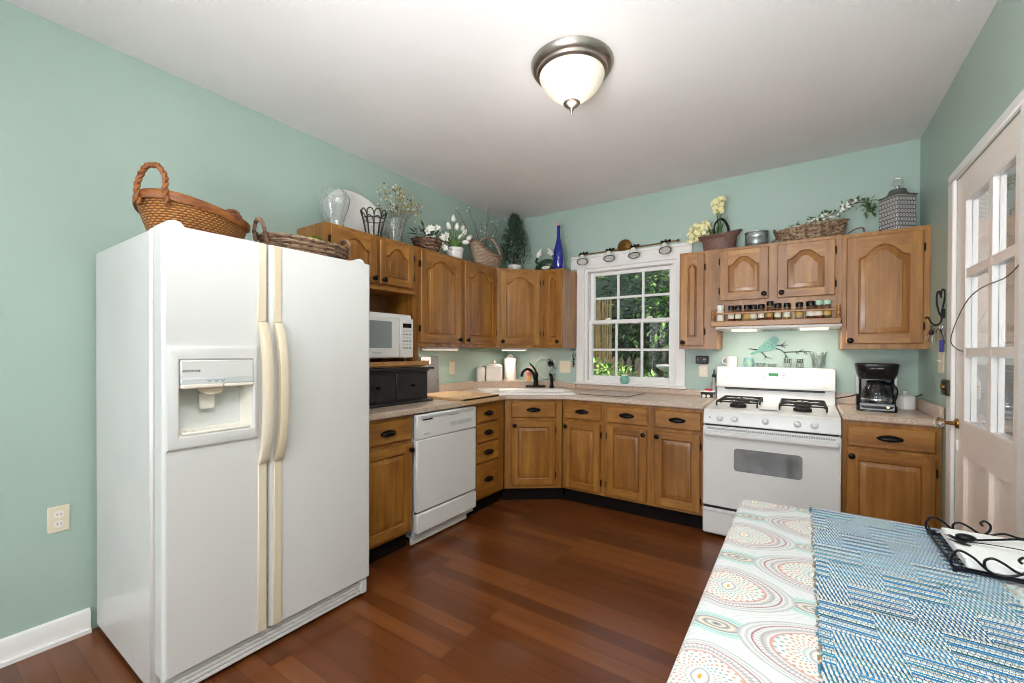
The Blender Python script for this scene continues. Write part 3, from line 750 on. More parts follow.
# grates and burners
for gx in (.195, .572):
    m = MB(); hw, z1 = .125, .936
    y0, y1 = .09, .52
    bar = lambda a, b, rr_=.0055: m.tube([a, b], rr_, 6)
    for yy0, yy1 in ((.085, .285), (.315, .515)):
        ring = [(gx-hw, yy0, z1), (gx+hw, yy0, z1), (gx+hw, yy1, z1), (gx-hw, yy1, z1)]
        for i in range(4): bar(ring[i], ring[(i+1) % 4])
        cy = (yy0+yy1)/2
        for dx, dy in ((1, 0), (-1, 0), (0, 1), (0, -1)):
            ex, ey = gx+dx*hw, cy+dy*.10; ix, iy = gx+dx*.03, cy+dy*.03
            m.tube([(ex, ey, z1), ((ex+ix)/2, (ey+iy)/2, z1+.006), (ix, iy, z1+.004)], .0055, 6)
        for p in ring: bar(p, (p[0], p[1], .905))
    m.build('burner_grate', 'blackmat', r)
    for cy in (.185, .415):
        b = MB().lathe([(.052, .895), (.052, .912), (.04, .918), (.036, .926), (.034, .932), (.004, .934)], (gx, cy, 0), 18); b.build('burner', 'gray' if 0 else 'blackmat', r)
MB().rbox(.325, .445, .10, .50, .896, .912, .004).build('center_panel', 'white', r)
# oven door
m = MB().rbox(.0, RW, -.018, .02, .228, .775, .006); od = m.build('oven_door', 'white', r)
MB().box(.01, RW-.01, .0, .03, .772, .792).build('gap', 'black', r)
o_ = rr(.193, .573, .487, .638, .022, 5); MB().prism(o_, -.0195, -.016, 'Y').build('oven_window', mottled('smoky_oven_glass', '6f7070', '8d8e8e', 6, .06), od)
m = MB().rbox(.012, RW-.012, -.058, -.03, .712, .742, .008).rbox(.012, .05, -.035, -.015, .712, .742, .004).rbox(RW-.05, RW-.012, -.035, -.015, .712, .742, .004); m.build('handle', 'white', od)
m = MB()
for k in range(58): m.box(.03+k*.0122, .038+k*.0122, -.0195, -.017, .752, .764)
m.build('vent_grid', 'gray', od)
MB().rbox(.0, RW, -.012, .02, .035, .196, .006).rbox(.0, RW, -.02, .0, .186, .210, .006).build('storage_drawer', 'white', r)
MB().box(.006, RW-.006, .0, .03, .208, .23).build('gap', 'black', r)
# cut the worktop under the sink basin
bpy.context.view_layer.update()
cm = MB().prism(rr(-.35, .26, .03, .35, .06), -.05, .05, 'Z').xf(SINK.matrix_world); cut = cm.build('cut', 'counter', smooth=False)
top.modifiers.new('b', 'BOOLEAN').object = cut; top.modifiers[0].operation = 'DIFFERENCE'
dg = bpy.context.evaluated_depsgraph_get(); dg.update(); me = bpy.data.meshes.new_from_object(top.evaluated_get(dg)); top.modifiers.clear(); top.data = me
bpy.data.objects.remove(cut)

# ------------------------------------------------------------------ things on the counters
# microwave
r = thing('microwave', 'white countertop microwave on the open maple shelf', 'microwave', (.385, -2.235, 1.212), pi/2)
mw, mh, md = .50, .325, .36
for x in (.04, mw-.04):
    for y in (.05, md-.05): MB().cyl((x, y, 0), (x, y, .022), .015).build('foot', 'black', r)
MB().rbox(0, mw, .018, md, .02, mh, .006).build('body', 'white', r)
d = MB().rbox(.004, .375, -.004, .02, .024, mh-.028, .006).build('door', 'white', r)
MB().box(.05, .302, -.0055, -.003, .088, .268).build('window', plain('microwave_window', '8f979a', .12), d)
lettering('Panasonic', .018, 'badge', 'gray', d, (.18, -.0048, .058), (pi/2, 0, 0))
c = MB().rbox(.379, mw-.002, -.003, .02, .024, mh-.028, .004).build('control_panel', 'white', r)
MB().box(.402, .478, -.0045, -.002, .232, .262).build('display', 'black', c)
for i in range(6):
    for j in range(3): MB().rbox(.402+j*.027, .424+j*.027, -.0045, -.002, .086+i*.0235, .097+i*.0235, .001).build('key', 'lightgray' if i % 2 else 'gray', c)
# black chest with two drawers
r = thing('two_drawer_chest', 'black wooden tabletop chest with two drawers under the microwave shelf', 'chest', (.40, -2.215, .9145), pi/2)
bw = .605
M['chestblack'] = mottled('worn_black_paint', '17171a', '222225', 12, .45)
MB().box(0, bw, 0, .22, .016, .236).build('body', 'chestblack', r)
MB().rbox(-.03, bw+.03, -.035, .235, 0, .017, .005).build('base_molding', 'chestblack', r)
MB().rbox(-.03, bw+.045, -.03, .235, .234, .250, .005).rbox(-.012, bw+.012, -.012, .225, .222, .236, .004).build('top', 'chestblack', r)
for x0, x1 in ((.012, .290), (.308, .594)):
    q = MB().rbox(x0, x1, -.008, .01, .03, .212, .004).build('drawer', 'chestblack', r)
    MB().lathe([(.010, -.008), (.006, -.013), (.006, -.02), (.013, -.026), (.013, -.031), (.005, -.034)], ((x0+x1)/2, 0, .125), 14, 'Y').build('knob', 'bronze', q)
# grey memo board leaning behind it
M['pewter'] = mottled('pewter_board', '86807b', '918b86', 8, .35, metal=.5)
r = thing('memo_board', 'gray metal memo board propped against the left wall behind the black chest', 'board', (.036, -1.335, .9145), pi/2)
q = MB().rbox(0, .235, 0, .008, .0, .325, .002).build('panel', 'pewter', r)
q.rotation_euler.x = R(-3)
m = MB().box(.01, .12, -.004, .0, .255, .318); c = m.build('label', 'ceramic', r); 
MB().tube(spline([(.02, -.005, .285), (.03, -.005, .298), (.035, -.005, .278), (.05, -.005, .29), (.055, -.005, .276), (.07, -.005, .288), (.08, -.005, .278), (.095, -.005, .29), (.105, -.005, .28)], 4), .0022, 5).build('script', 'gray', c)
for x, z_ in ((.15, .08), (.17, .14), (.16, .2), (.2, .11), (.21, .17)): MB().ball((x, -.004, z_), .006, 8).build('magnet', 'chrome', r)
# cutting board with a front lip hooked over the counter edge
r = thing('lipped_cutting_board', 'wooden cutting board with a front lip above the dishwasher', 'cutting board', (0, 0, .9145))
MB().rbox(.15, .66, -1.51, -1.065, 0, .020, .003).rbox(.639, .660, -1.51, -1.065, -.030, .018, .003).build('board', 'wood_board', r)
# switch and outlet plates
def plate(name, label, loc, rz, kind, w=.072, h=.116, mat='ivory'):
    r = thing(name, label, 'outlet' if 'outlet' in name else 'switch', loc, rz)
    MB().rbox(-w/2, w/2, -.006, 0, -h/2, h/2, .003).build('plate', mat, r)
    n = max(1, round(w/.06)); 
    for k in range(n):
        x = (k-(n-1)/2)*.046
        if kind == 'toggle':
            MB().rbox(x-.006, x+.006, -.0065, -.004, -.013, .013, .001).prism([(-.006, .0), (-.016, .008), (-.016, .012), (-.006, .01)], x-.004, x+.004, 'X').build('toggle', mat, r)
        else:
            for z_ in (.021, -.021):
                o = MB().lathe([(.0165, -.0065), (.0165, -.008), (.002, -.008)], (x, 0, z_), 18, 'Y').build('socket', 'cream', r)
                MB().box(x-.007, x-.005, -.0085, -.0075, z_-.004, z_+.005).box(x+.005, x+.007, -.0085, -.0075, z_-.004, z_+.005).build('slot', 'black', o)
    return r
plate('wall_outlet', 'ivory duplex outlet on the green wall left of the refrigerator', (0, -3.438, .542), pi/2, 'out', .07, .114)
plate('light_switch', 'ivory single switch on the left wall below the tall cabinet', (0, -.90, 1.128), pi/2, 'toggle', .075, .122)
plate('light_switch', 'double ivory plate left of the window behind the sink', (.712, 0, 1.127), 0, 'toggle', .122, .122)
plate('wall_outlet', 'ivory outlet under the black plug-in box right of the window', (2.005, 0, 1.125), 0, 'out', .072, .105)
r = plate('light_switch', 'almond switch plate on the right wall beside the door lock', (W, -.575, 1.228), -pi/2, 'toggle', .118, .118)
r = thing('plug_in_box', 'small black plug-in box above the outlet between window and range', 'plug-in', (2.0, 0, 1.183))
MB().rbox(-.048, .048, -.045, -.001, 0, .066, .006).build('case', plain('dark_brown_case', '1d1310', .4), r)
m = MB().box(-.032, -.026, -.047, -.044, .02, .045).box(.01, .03, -.047, -.044, .03, .04); m.build('mark', 'gray', r)
# canisters on the corner ledge
def canister(label, x, y, w, h, rnd=False):
    r = thing('canister', label, 'canister', (x, y, .9805), ang, 'white canisters behind the sink')
    if rnd:
        MB().lathe([(w*.92, 0), (w, .008), (w, h-.03), (w*.97, h-.02)], (0, 0, 0), 24).build('body', 'cream', r)
        l = MB().lathe([(w*1.03, h-.022), (w*1.03, h-.008), (w*.9, h+.006), (w*.3, h+.012), (.004, h+.013)], (0, 0, 0), 24).build('lid', 'cream', r)
    else:
        MB().rbox(-w, w, -w, w, 0, h-.022, .008).build('body', 'cream', r)
        l = MB().rbox(-w*1.04, w*1.04, -w*1.04, w*1.04, h-.022, h-.008, .005).rbox(-w*.75, w*.75, -w*.75, w*.75, h-.009, h+.006, .005).build('lid', 'cream', r)
    return r, l
r, l = canister('squat square white canister with a ball knob lid, left of its neighbor', .115, -.40, .082, .165)
MB().lathe([(.006, .17), (.008, .176), (.016, .184), (.016, .196), (.008, .206), (.001, .207)], (0, 0, 0), 14).build('lid_knob', 'cream', l)
r, l = canister('tall round white canister with a loop handle lid', .165, -.185, .062, .225, True)
MB().tube(arc((0, 0, .235), .024, 0, 180, 10, lambda a, b: (a, 0, b*1.2)), .006, 8).build('lid_loop', 'cream', l)
r, l = canister('small white canister half hidden at the left at the left end, beside the squat one', .052, -.535, .043, .135, True)
MB().ball((0, 0, .155), .014, 12).build('lid_knob', 'cream', l)
# pink scrubber holder and glass platter behind the faucet
M['pink'] = plain('coral_pink', 'd98f80', .5); M['peach'] = plain('peach', 'e6a86a', .5)
r = thing('sponge_holder', 'pink round scrubber on a peach cup behind the faucet', 'sponge holder', (.40, -.19, .9805))
MB().lathe([(.02, 0), (.028, .012), (.028, .05), (.024, .055)], (0, 0, 0), 16).build('cup', 'peach', r)
MB().ball((0, 0, .095), .038, 16, sz=1.25).build('scrubber', 'pink', r)
r = thing('glass_platter', 'clear round glass platter with a dark flower emblem propped in the corner', 'platter', (.52, -.06, .981), ang)
t = MB(); nr = 28
t.lathe([(.004, 0), (.085, .001), (.09, -.003), (.095, .0), (.112, -.012), (.118, -.012), (.12, -.006), (.095, .007), (.004, .006)], (0, 0, 0), 32, 'Y'); t.xf(Matrix.Translation((0, .0, .121)) @ Matrix.Rotation(R(-14), 4, 'X'))
pl = t.build('plate', 'glass', r)
t = MB().tube([(.1185*cos(2*pi*i/40), -.010, .1185*sin(2*pi*i/40)) for i in range(40)], .0028, 6, closed=True).tube([(.088*cos(2*pi*i/40), .003, .088*sin(2*pi*i/40)) for i in range(40)], .0016, 6, closed=True); t.xf(Matrix.Translation((0, 0, .121)) @ Matrix.Rotation(R(-14), 4, 'X')); t.build('etched_rim', plain('etched_glass', 'e8eeec', .3, trans=.3), r)
m = MB()
for k in range(7): 
    a = 2*pi*k/7; m.tube([(.05, -.022, .178), (.05+.02*cos(a), -.018, .178+.02*sin(a)), (.05+.034*cos(a), -.020, .178+.034*sin(a))], [.006, .0135, .008], 8, flat=.5)
m.ball((.05, -.022, .178), .018, 10, sy=.5); m.build('flower_emblem', 'bronze', r)
m = MB().tube(arc((0, .03, .012), .055, 180, 360, 10, lambda a, b: (a, b*.6, 0)), .003, 6).tube([(-.055, .03, .012), (-.055, .055, .07)], .003, 6).tube([(.055, .03, .012), (.055, .055, .07)], .003, 6)
# beaded ornament left of the window
r = thing('beaded_ornament', 'small string of beads hanging between the wall cabinet and window', 'ornament', (.812, -.006, 1.15))
m = MB().tube([(-.04, -.004, .145), (.02, -.004, .15)], .004, 6).tube([(0, -.004, .148), (.0, -.004, -.02)], .0018, 5); m.build('hook', 'iron', r)
m = MB().tube(arc((0, -.005, .09), .018, 0, 360, 14, lambda a, b: (a, 0, b)), .004, 6); m.build('ring', 'chrome', r)
for k, (z_, c) in enumerate(((.055, 'bronze'), (.03, 'brass'), (.006, 'bronze'), (-.015, 'red'))): MB().ball((0.003*(-1)**k, -.011, z_), .011, 10).build('bead', c, r)
# glass board by the window, jar on the sill
r = thing('counter_saver_board', 'thin beige glass board lying on the counter below the window', 'board', (0, 0, .9145))
MB().add([(1.10,-.50,.0),(1.52,-.50,.0),(1.555,-.13,.0),(1.135,-.13,.0),(1.10,-.50,.007),(1.52,-.50,.007),(1.555,-.13,.007),(1.135,-.13,.007)],[(0,3,2,1),(4,5,6,7),(0,1,5,4),(1,2,6,5),(2,3,7,6),(3,0,4,7)]).build('board', 'counter', r)
MB().add([(1.097,-.503,.0),(1.523,-.503,.0),(1.558,-.127,.0),(1.132,-.127,.0),(1.097,-.503,.003),(1.523,-.503,.003),(1.558,-.127,.003),(1.132,-.127,.003)],[(0,3,2,1),(4,5,6,7),(0,1,5,4),(1,2,6,5),(2,3,7,6),(3,0,4,7)]).build('dark_edge', 'bronze', r)
r = thing('teal_jar', 'small round teal glazed jar on the window sill', 'jar', (1.338, -.035, .9855))
MB().lathe([(.022, 0), (.034, .012), (.041, .035), (.038, .062), (.027, .076), (.026, .084), (.022, .084), (.022, .074), (.03, .06)], (0, 0, 0), 22).build('body', 'teal', r)
MB().lathe([(.0285, .070), (.0285, .086), (.021, .086)], (0, 0, 0), 22).build('rim', 'cream', r)
# dish with checks and red lids, pepper mill
r = thing('patterned_dish', 'small white and black patterned square dish with red items', 'dish', (2.062, -.12, .9145))
def dishmat():
    t = NT('black_white_diamonds'); v = t.coord((28, 28, 28)); ck = t.n('TexWave', wave_type='BANDS', bands_direction='DIAGONAL', inp={'Vector': v, 'Scale': .33})
    ck2 = t.n('TexVoronoi', inp={'Vector': v, 'Scale': .9})
    t.l(t.ramp(ck2.outputs['Distance'], [(.33, 'efece6'), (.38, '1a1a1a')]), t.b.inputs['Base Color']); return t.m
m = MB(); a = .05; vs = []
for q, z_ in ((.82, 0), (1, .052), (.94, .052), (.76, .008)): vs += [(-a*q, -a*q, z_), (a*q, -a*q, z_), (a*q, a*q, z_), (-a*q, a*q, z_)]
m.add(vs, [(3, 2, 1, 0)]+[(l*4+i, l*4+(i+1) % 4, l*4+4+(i+1) % 4, l*4+4+i) for l in range(3) for i in range(4)]+[(12, 13, 14, 15)])
m.build('dish', dishmat(), r); MB().rbox(-.052, .052, -.052, .052, .046, .056, .003).build('rim', 'ceramic', r)
for x, y in ((-.012, .01), (.018, -.01), (-.005, -.02)): MB().lathe([(.014, .054), (.014, .068), (.004, .07)], (x, y, 0), 12).build('red_lid', 'red', r)
r = thing('oil_bottle', 'glass bottle with a black pourer tucked beside the range backguard', 'bottle', (2.098, -.068, .9145))
MB().lathe([(.022, 0), (.024, .01), (.024, .11), (.012, .14), (.011, .165)], (0, 0, 0), 16).build('body', mottled('gray_glass', '7d7f78', 'a4a69f', 20, .1), r)
MB().lathe([(.013, .16), (.016, .172), (.012, .185), (.005, .192), (.004, .225)], (0, 0, 0), 12).build('pourer', 'black', r)
# on the range backguard (top at z=1.165)
BG = (2.123, -.655)
def mug(): 
    r = thing('white_mug', 'plain white mug on the left end of the range backguard', 'mug', (2.222, -.045, 1.1655))
    MB().lathe([(.034, 0), (.039, .004), (.042, .08), (.0385, .08), (.036, .008), (.003, .006)], (0, 0, 0), 24).build('body', 'ceramic', r)
    MB().tube([(-.038, -.004, .068), (-.056, -.008, .066), (-.066, -.01, .048), (-.06, -.01, .03), (-.038, -.004, .017)], .006, 8).build('handle', 'ceramic', r)
mug()
r = thing('painted_tumbler', 'blue-green painted tumbler next to the white mug on the range', 'tumbler', (2.342, -.045, 1.1655))
MB().lathe([(.026, 0), (.034, .012), (.035, .045), (.031, .072), (.028, .072), (.031, .045), (.003, .008)], (0, 0, 0), 22).build('body', mottled('blue_green_paint', '6f9fb0', '9fc0a6', 25, .2), r)
M['frost'] = plain('ribbed_glass', 'dfeae6', .12, trans=.85)
for k, (x, s_) in enumerate(((2.425, 1), (2.50, .9))):
    r = thing('glass_dish', ('low scalloped glass dish under the bird ornament, nearer the tumbler', 'low scalloped glass dish under the bird ornament, nearer the spotted glasses')[k], 'dish', (x, -.045, 1.1655), 0, 'glass dishes on the range')
    m = MB(); n = 24; vs = []
    for q, z_ in ((.6, 0), (1, .03), (.94, .03), (.5, .006)):
        for i in range(n): rr_ = .036*q*(1+.06*cos(8*2*pi*i/n)); vs.append((rr_*cos(2*pi*i/n)*s_, rr_*sin(2*pi*i/n), z_*s_))
    m.add(vs, [(l*n+i, l*n+(i+1) % n, l*n+n+(i+1) % n, l*n+n+i) for l in range(3) for i in range(n)]+[tuple(range(n)), tuple(range(3*n, 4*n))]); m.build('bowl', 'frost', r)
for k, x in enumerate((2.600, 2.678)):
    r = thing('shot_glass', ('clear small glass with black spots, left one of the pair', 'clear small glass with black spots, right one of the pair')[k], 'glass', (x, -.048, 1.1655), 0, 'spotted glasses on the range')
    MB().lathe([(.02, 0), (.024, .006), (.027, .07), (.025, .07), (.021, .008), (.002, .008)], (0, 0, 0), 18).build('body', 'glass', r)
    m = MB()
    for q in range(9): a = -pi/2+(q % 3-1)*.55; m.ball((.0275*cos(a), .0275*sin(a), .040+(q//3)*.011), .006, 7)
    m.build('black_spots', 'black', r)
r = thing('glass_votive', 'flared crystal glass holder at the right end of the range backguard', 'holder', (2.788, -.048, 1.1655))
m = MB(); n = 24; vs = []
for q, z_, w_ in ((.028, 0, 0), (.036, .03, .1), (.032, .06, .1), (.045, .105, .22), (.042, .105, .22), (.03, .06, .1), (.02, .012, 0)):
    for i in range(n): r_ = q*(1+w_*cos(6*2*pi*i/n)); vs.append((r_*cos(2*pi*i/n), r_*sin(2*pi*i/n), z_+(.016*cos(6*2*pi*i/n) if w_ > .2 else 0)))
m.add(vs, [(l*n+i, l*n+(i+1) % n, l*n+n+(i+1) % n, l*n+n+i) for l in range(6) for i in range(n)]+[tuple(range(n)), tuple(range(6*n, 7*n))]); m.build('bowl', 'frost', r)
# bird on a branch
r = thing('bird_wall_ornament', 'teal metal bird on dark twigs mounted on the wall above the range', 'wall ornament', (2.5, 0, 1.30))
M['birdteal'] = mottled('teal_metal', '4f8f7c', '67a590', 14, .35, bump=.2)
B_ = lambda px, pz: (px-2.5, pz-1.30)
P = [(-.15, -.028), (-.10, .0), (-.085, .025), (-.05, .062), (-.012, .092), (.005, .102), (.025, .100), (.038, .088), (.046, .072), (.034, .064), (.030, .045), (.024, .018), (.005, .0), (-.03, -.01), (-.07, -.016), (-.10, -.025), (-.14, -.04)]
m = MB().prism([(p.x, p.y) for p in spline([(a, b, 0) for a, b in P], 3)], -.012, -.006, 'Y'); bd = m.build('bird', 'birdteal', r)
m = MB()
for x, z_ in ((-.055, .03), (-.035, .045), (-.03, .02), (-.01, .035), (.0, .015), (-.045, .01), (.01, .05)): m.leaf((x, -.0125, z_), (1, 0, .5), .014, .008, up=Vector((0, -1, 0)))
m.ball((.024, -.012, .085), .003, 8); m.build('feather_mark', 'iron', bd)
m = MB()
def tw(P, r0=.0035, r1=.0015): Q = spline(P, 4); m.tube(Q, [r0+(r1-r0)*i/(len(Q)-1) for i in range(len(Q))], 6)
y = -.008
tw([(-.075, y, -.015), (-.05, y, -.045), (-.03, y, -.06), (.0, y, -.068)]); tw([(-.045, y, -.05), (-.05, y, -.075)])
tw([(.02, y, .01), (.05, y, .0), (.075, y, -.02), (.10, y, -.06), (.105, y, -.085)]); tw([(.09, y, -.045), (.075, y, -.08)]); tw([(.075, y, -.02), (.13, y, -.015), (.19, y, -.014), (.25, y, -.012)])
tw([(.02, y, .03), (.06, y, .037), (.085, y, .06)]); tw([(.05, y, .035), (.10, y, .035)]); tw([(.06, y, .03), (.085, y, .015)]); tw([(.15, y, -.014), (.17, y, -.035)]); tw([(.17, y, -.014), (.20, y, .006)]); tw([(.20, y, -.014), (.225, y, -.034)]); tw([(-.10, y, .0), (-.16, y, .008)], .005, .003)
m.build('branch', 'iron', r)

# coffee maker
r = thing('coffee_maker', 'black drip coffee maker with a glass carafe on the right counter', 'coffee maker', (3.083, -.30, .9145), R(-4))
MB().prism(rr(-.098, .098, -.125, .10, .04), 0, .035, 'Z').build('base', 'black', r)
m = MB().prism([(-.118, .006), (-.128, .012), (-.112, .048), (-.098, .052), (-.098, .006)], -.082, .082, 'X'); cpn = m.build('control_panel', plain('silver_panel', '8f9196', .3, .7), r)
for k, x in enumerate((-.04, -.012, .016)): MB().rbox(x-.011, x+.011, -.128, -.118, .024, .036, .002).build('button', 'black', cpn)
MB().rbox(.045, .058, -.128, -.118, .026, .036, .002).build('power_light', plain('amber_light', 'f2e9b0', .4, emit='f6e6a0', es=.8), cpn)
MB().prism(rr(-.10, .10, .02, .10, .03), .03, .24, 'Z').build('water_tank', 'black', r)
m = MB(); o0, o1 = rr(-.10, .10, -.105, .10, .06), rr(-.108, .108, -.115, .105, .06); k = len(o0)
P0 = rr(-.088, .088, -.09, .10, .06)
vs = [(x, y, .20) for x, y in P0]+[(x, y, .23) for x, y in o0]+[(x, y, .28) for x, y in o1]+[(x, y, .292) for x, y in o1]+[(x, y, .298) for x, y in o0]
m.add(vs, [(l*k+i, l*k+(i+1) % k, l*k+k+(i+1) % k, l*k+k+i) for l in range(4) for i in range(k)]+[tuple(range(k)), tuple(range(4*k, 5*k))]); hd = m.build('brew_head', 'black', r)
lettering('MR.COFFEE', .0125, 'badge', 'ceramic', hd, (0, -.113, .268), (R(82), 0, 0))
for x in (-.092, .092): MB().rbox(x-.007, x+.007, -.035, .0, .10, .26, .003).build('water_gauge', 'lightgray', r)
cf = MB().lathe([(.058, .038), (.074, .06), (.076, .085), (.068, .125), (.052, .155), (.048, .17)], (0, -.04, 0), 28, cap=False); cf = cf.build('carafe', glass('carafe_glass', 'b9bfc0'), r)
MB().lathe([(.05, .166), (.052, .178), (.044, .188), (.004, .19)], (0, -.04, 0), 22).build('carafe_lid', 'black', cf)
MB().tube(spline([(.045, -.06, .172), (.075, -.085, .168), (.092, -.10, .135), (.086, -.095, .085), (.076, -.085, .065)]), .009, 8, flat=.7).build('carafe_handle', 'black', cf)
MB().lathe([(.075, .069), (.0755, .078), (.075, .079)], (0, -.04, 0), 28, cap=False).build('carafe_band', 'chrome', cf)
MB().lathe([(.056, .036), (.06, .040), (.056, .044)], (0, -.04, 0), 24).build('warming_plate', 'blackmat', r)
r = tag(MB().tube(spline([(2.985, -.235, 1.0), (2.955, -.205, .985), (2.905, -.12, .962), (2.899, -.05, .955), (2.898, -.03, .95)]), .0042, 8).build('power_cord', 'black'), 'black power cord running from the coffee maker to behind the range', 'cord')
r = thing('sugar_pot', 'white lidded sugar pot with a spoon right of the coffee maker', 'pot', (3.246, -.145, .9145))
MB().lathe([(.046, 0), (.05, .005), (.05, .075), (.048, .08)], (0, 0, 0), 26).build('body', 'ceramic', r)
l = MB().lathe([(.051, .078), (.051, .083), (.035, .094), (.009, .101), (.008, .106), (.012, .112), (.011, .118), (.002, .12)], (0, 0, 0), 26).build('lid', 'ceramic', r)
MB().tube([(.035, .0, .082), (.06, -.004, .088), (.078, -.008, .102)], [.003, .0035, .004], 8).build('spoon_handle', 'black', r)

# spice jars on the rack
jars = [(2.184, 0), (2.256, 1), (2.302, 1), (2.359, 1), (2.400, 1), (2.447, 1), (2.501, 2), (2.548, 1), (2.602, 1), (2.672, 1), (2.737, 3), (2.781, 4), (2.826, 4)]
adj = ['white-labelled spice jar at the left end of the rack, without a dark cap', 'first black-capped spice jar from the left on the rack', 'second black-capped spice jar from the left on the rack', 'third black-capped spice jar from the left on the rack', 'fourth black-capped spice jar from the left on the rack', 'fifth black-capped spice jar, just left of the tallest one', 'tallest black-capped spice jar with a yellow label, mid rack', 'black-capped spice jar just right of the tallest one', 'black-capped spice jar standing alone right of the middle post', 'black-capped spice jar with a gap on both sides, right half', 'wide black-capped spice jar beside the pale-capped pair', 'pale green-capped spice jar next to the wide black-capped jar', 'pale green-capped spice jar at the right end of the rack']
M['spice'] = [mottled('spice_%d' % i, a, b, 90, .6) for i, (a, b) in enumerate((('7a4a2a', '9a6a3a'), ('a33a22', 'b85030'), ('6b6a3a', '85844a'), ('c7a050', 'd8b468'), ('d8cdb8', 'e5dcc8')))]
M['palegreen'] = plain('pale_green_cap', 'b5d3bf', .4); M['jarlabel'] = plain('cream_label', 'ece4cf', .6)
for i, (x, k) in enumerate(jars):
    w = (.026, .0225, .023, .029, .0225)[k]; hh = (.090, .083, .100, .086, .090)[k]
    r = thing('spice_jar', adj[i], 'jar', (x, -.358, 1.5085), 0, 'spice jars on the gallery shelf')
    MB().lathe([(w*.9, 0), (w, .004), (w, hh*.78), (w*.8, hh*.9), (w*.8, hh)], (0, 0, 0), 16).build('glass', 'glass' if k != 0 else 'jarlabel', r)
    if k: MB().lathe([(w*.86, .004), (w*.88, hh*.7), (w*.5, hh*.72)], (0, 0, 0), 14).build('contents', M['spice'][i % 5], r)
    cmat = ('ceramic', 'black', 'black', 'black', 'palegreen')[k]
    MB().lathe([(w*.92, hh), (w*.95, hh+.003), (w*.95, hh+.026), (w*.85, hh+.030), (.001, hh+.030)], (0, 0, 0), 16).build('cap', cmat, r)
    if k: 
        m = MB(); vs = []
        for j in range(9): a = R(-150+120*j/8); vs += [((w+.0008)*cos(a), (w+.0008)*sin(a), hh*.2), ((w+.0008)*cos(a), (w+.0008)*sin(a), hh*.62)]
        m.add(vs, [(2*j, 2*j+2, 2*j+3, 2*j+1) for j in range(8)]); m.build('label', 'jarlabel' if i % 3 else M['spice'][3], r)
# under cabinet lights
M['tubelit'] = plain('lit_diffuser', 'fff6e6', .5, emit='fff0d8', es=1.2)
for (x, y, a, w, lb) in ((.22, -1.28, pi/2, .40, 'slim white under-cabinet light below the tall two door cabinet'), (.31, -.33, pi/4, .26, 'slim white under-cabinet light below the diagonal corner cabinet')):
    r = thing('under_cabinet_light', lb, 'light', (x, y, 1.292), a, 'under-cabinet lights')
    MB().rbox(-w/2, w/2, -.03, .03, 0, .022, .004).build('housing', 'white', r)
    MB().rbox(-w/2+.015, w/2-.015, -.022, .022, -.004, .001, .001).build('diffuser', 'tubelit', r)
    lamp('tube', 'AREA', (0, 0, -.006), 1.0, (1, .93, .82), w-.04, .03, (0, 0, -1), r)
# ceiling lamp
r = thing('ceiling_lamp', 'flush ceiling lamp with a frosted glass bell and brushed nickel rim', 'lamp', (1.735, -1.945, H))
MB().lathe([(.203, 0), (.200, -.012), (.188, -.03), (.176, -.034), (.172, -.045), (.160, -.052), (.15, -.05)], (0, 0, 0), 48).build('rim', 'nickel', r)
gl = MB().lathe([(.156, -.046), (.160, -.056), (.154, -.075), (.140, -.10), (.115, -.128), (.085, -.152), (.058, -.172), (.036, -.188), (.01, -.192)], (0, 0, 0), 48, cap=False)
gl.build('glass_shade', plain('frosted_lamp_glass', 'd9d1c2', .4, emit='fff2dc', es=.16), r)
MB().lathe([(.04, -.182), (.042, -.188), (.034, -.198), (.014, -.204), (.008, -.212), (.012, -.218), (.008, -.226), (.006, -.236), (.001, -.242)], (0, 0, 0), 20).build('finial', 'nickel', r)
lamp('bulb', 'POINT', (0, 0, -.30), 1.6, (1, .95, .88), .13, parent=r)
# track light over the window
r = thing('track_light', 'antique brass track light bar with four heads above the window', 'light', (1.36, 0, 2.19))
MB().lathe([(.066, 0), (.066, -.028), (.060, -.033), (.050, -.034), (.046, -.038), (.02, -.041), (.012, -.05), (.004, -.052)], (-.03, 0, .06), 28, 'Y').build('canopy', 'brass', r)
MB().tube([(-.455, -.085, .02), (.0, -.085, .024), (.455, -.085, .035)], .006, 8).cyl((-.03, -.02, .06), (-.03, -.085, .024), .008).ball((.455, -.085, .035), .013, 10).ball((-.455, -.085, .02), .011, 10).build('bar', 'brass', r)
for k, x in enumerate((-.41, -.145, .085, .355)):
    z0 = .022+.012*x
    h = MB().cyl((x-.035, -.088, z0+.012), (x+.035, -.088, z0+.014), .007, n=8).ball((x-.032, -.088, z0+.014), .013, 8).ball((x+.032, -.088, z0+.016), .013, 8).cyl((x, -.09, z0+.03), (x, -.095, z0-.02), .008, n=8).build('swivel', 'bronze', r)
    i0 = MB().lathe([(.016, .0), (.02, -.012), (.033, -.035), (.037, -.05)], (0, 0, 0), 18, cap=False).lathe([(.033, -.047), (.003, -.047)], (0, 0, 0), 18, cap=False, mi=1)
    i0.lathe([(.037, -.049), (.040, -.052), (.037, -.056), (.034, -.052), (.037, -.049)], (0, 0, 0), 18, cap=False, mi=2)
    i0.xf(Matrix.Translation((x-.008, -.105, z0-.012)) @ Matrix.Rotation(R(-24+4*(k % 3)), 4, 'X') @ Matrix.Scale(1.3, 4) @ Matrix.Rotation(R(-12), 4, 'Y'))
    i0.build('lamp_head', ['ceramic', 'ceramic', 'bronze'], r)
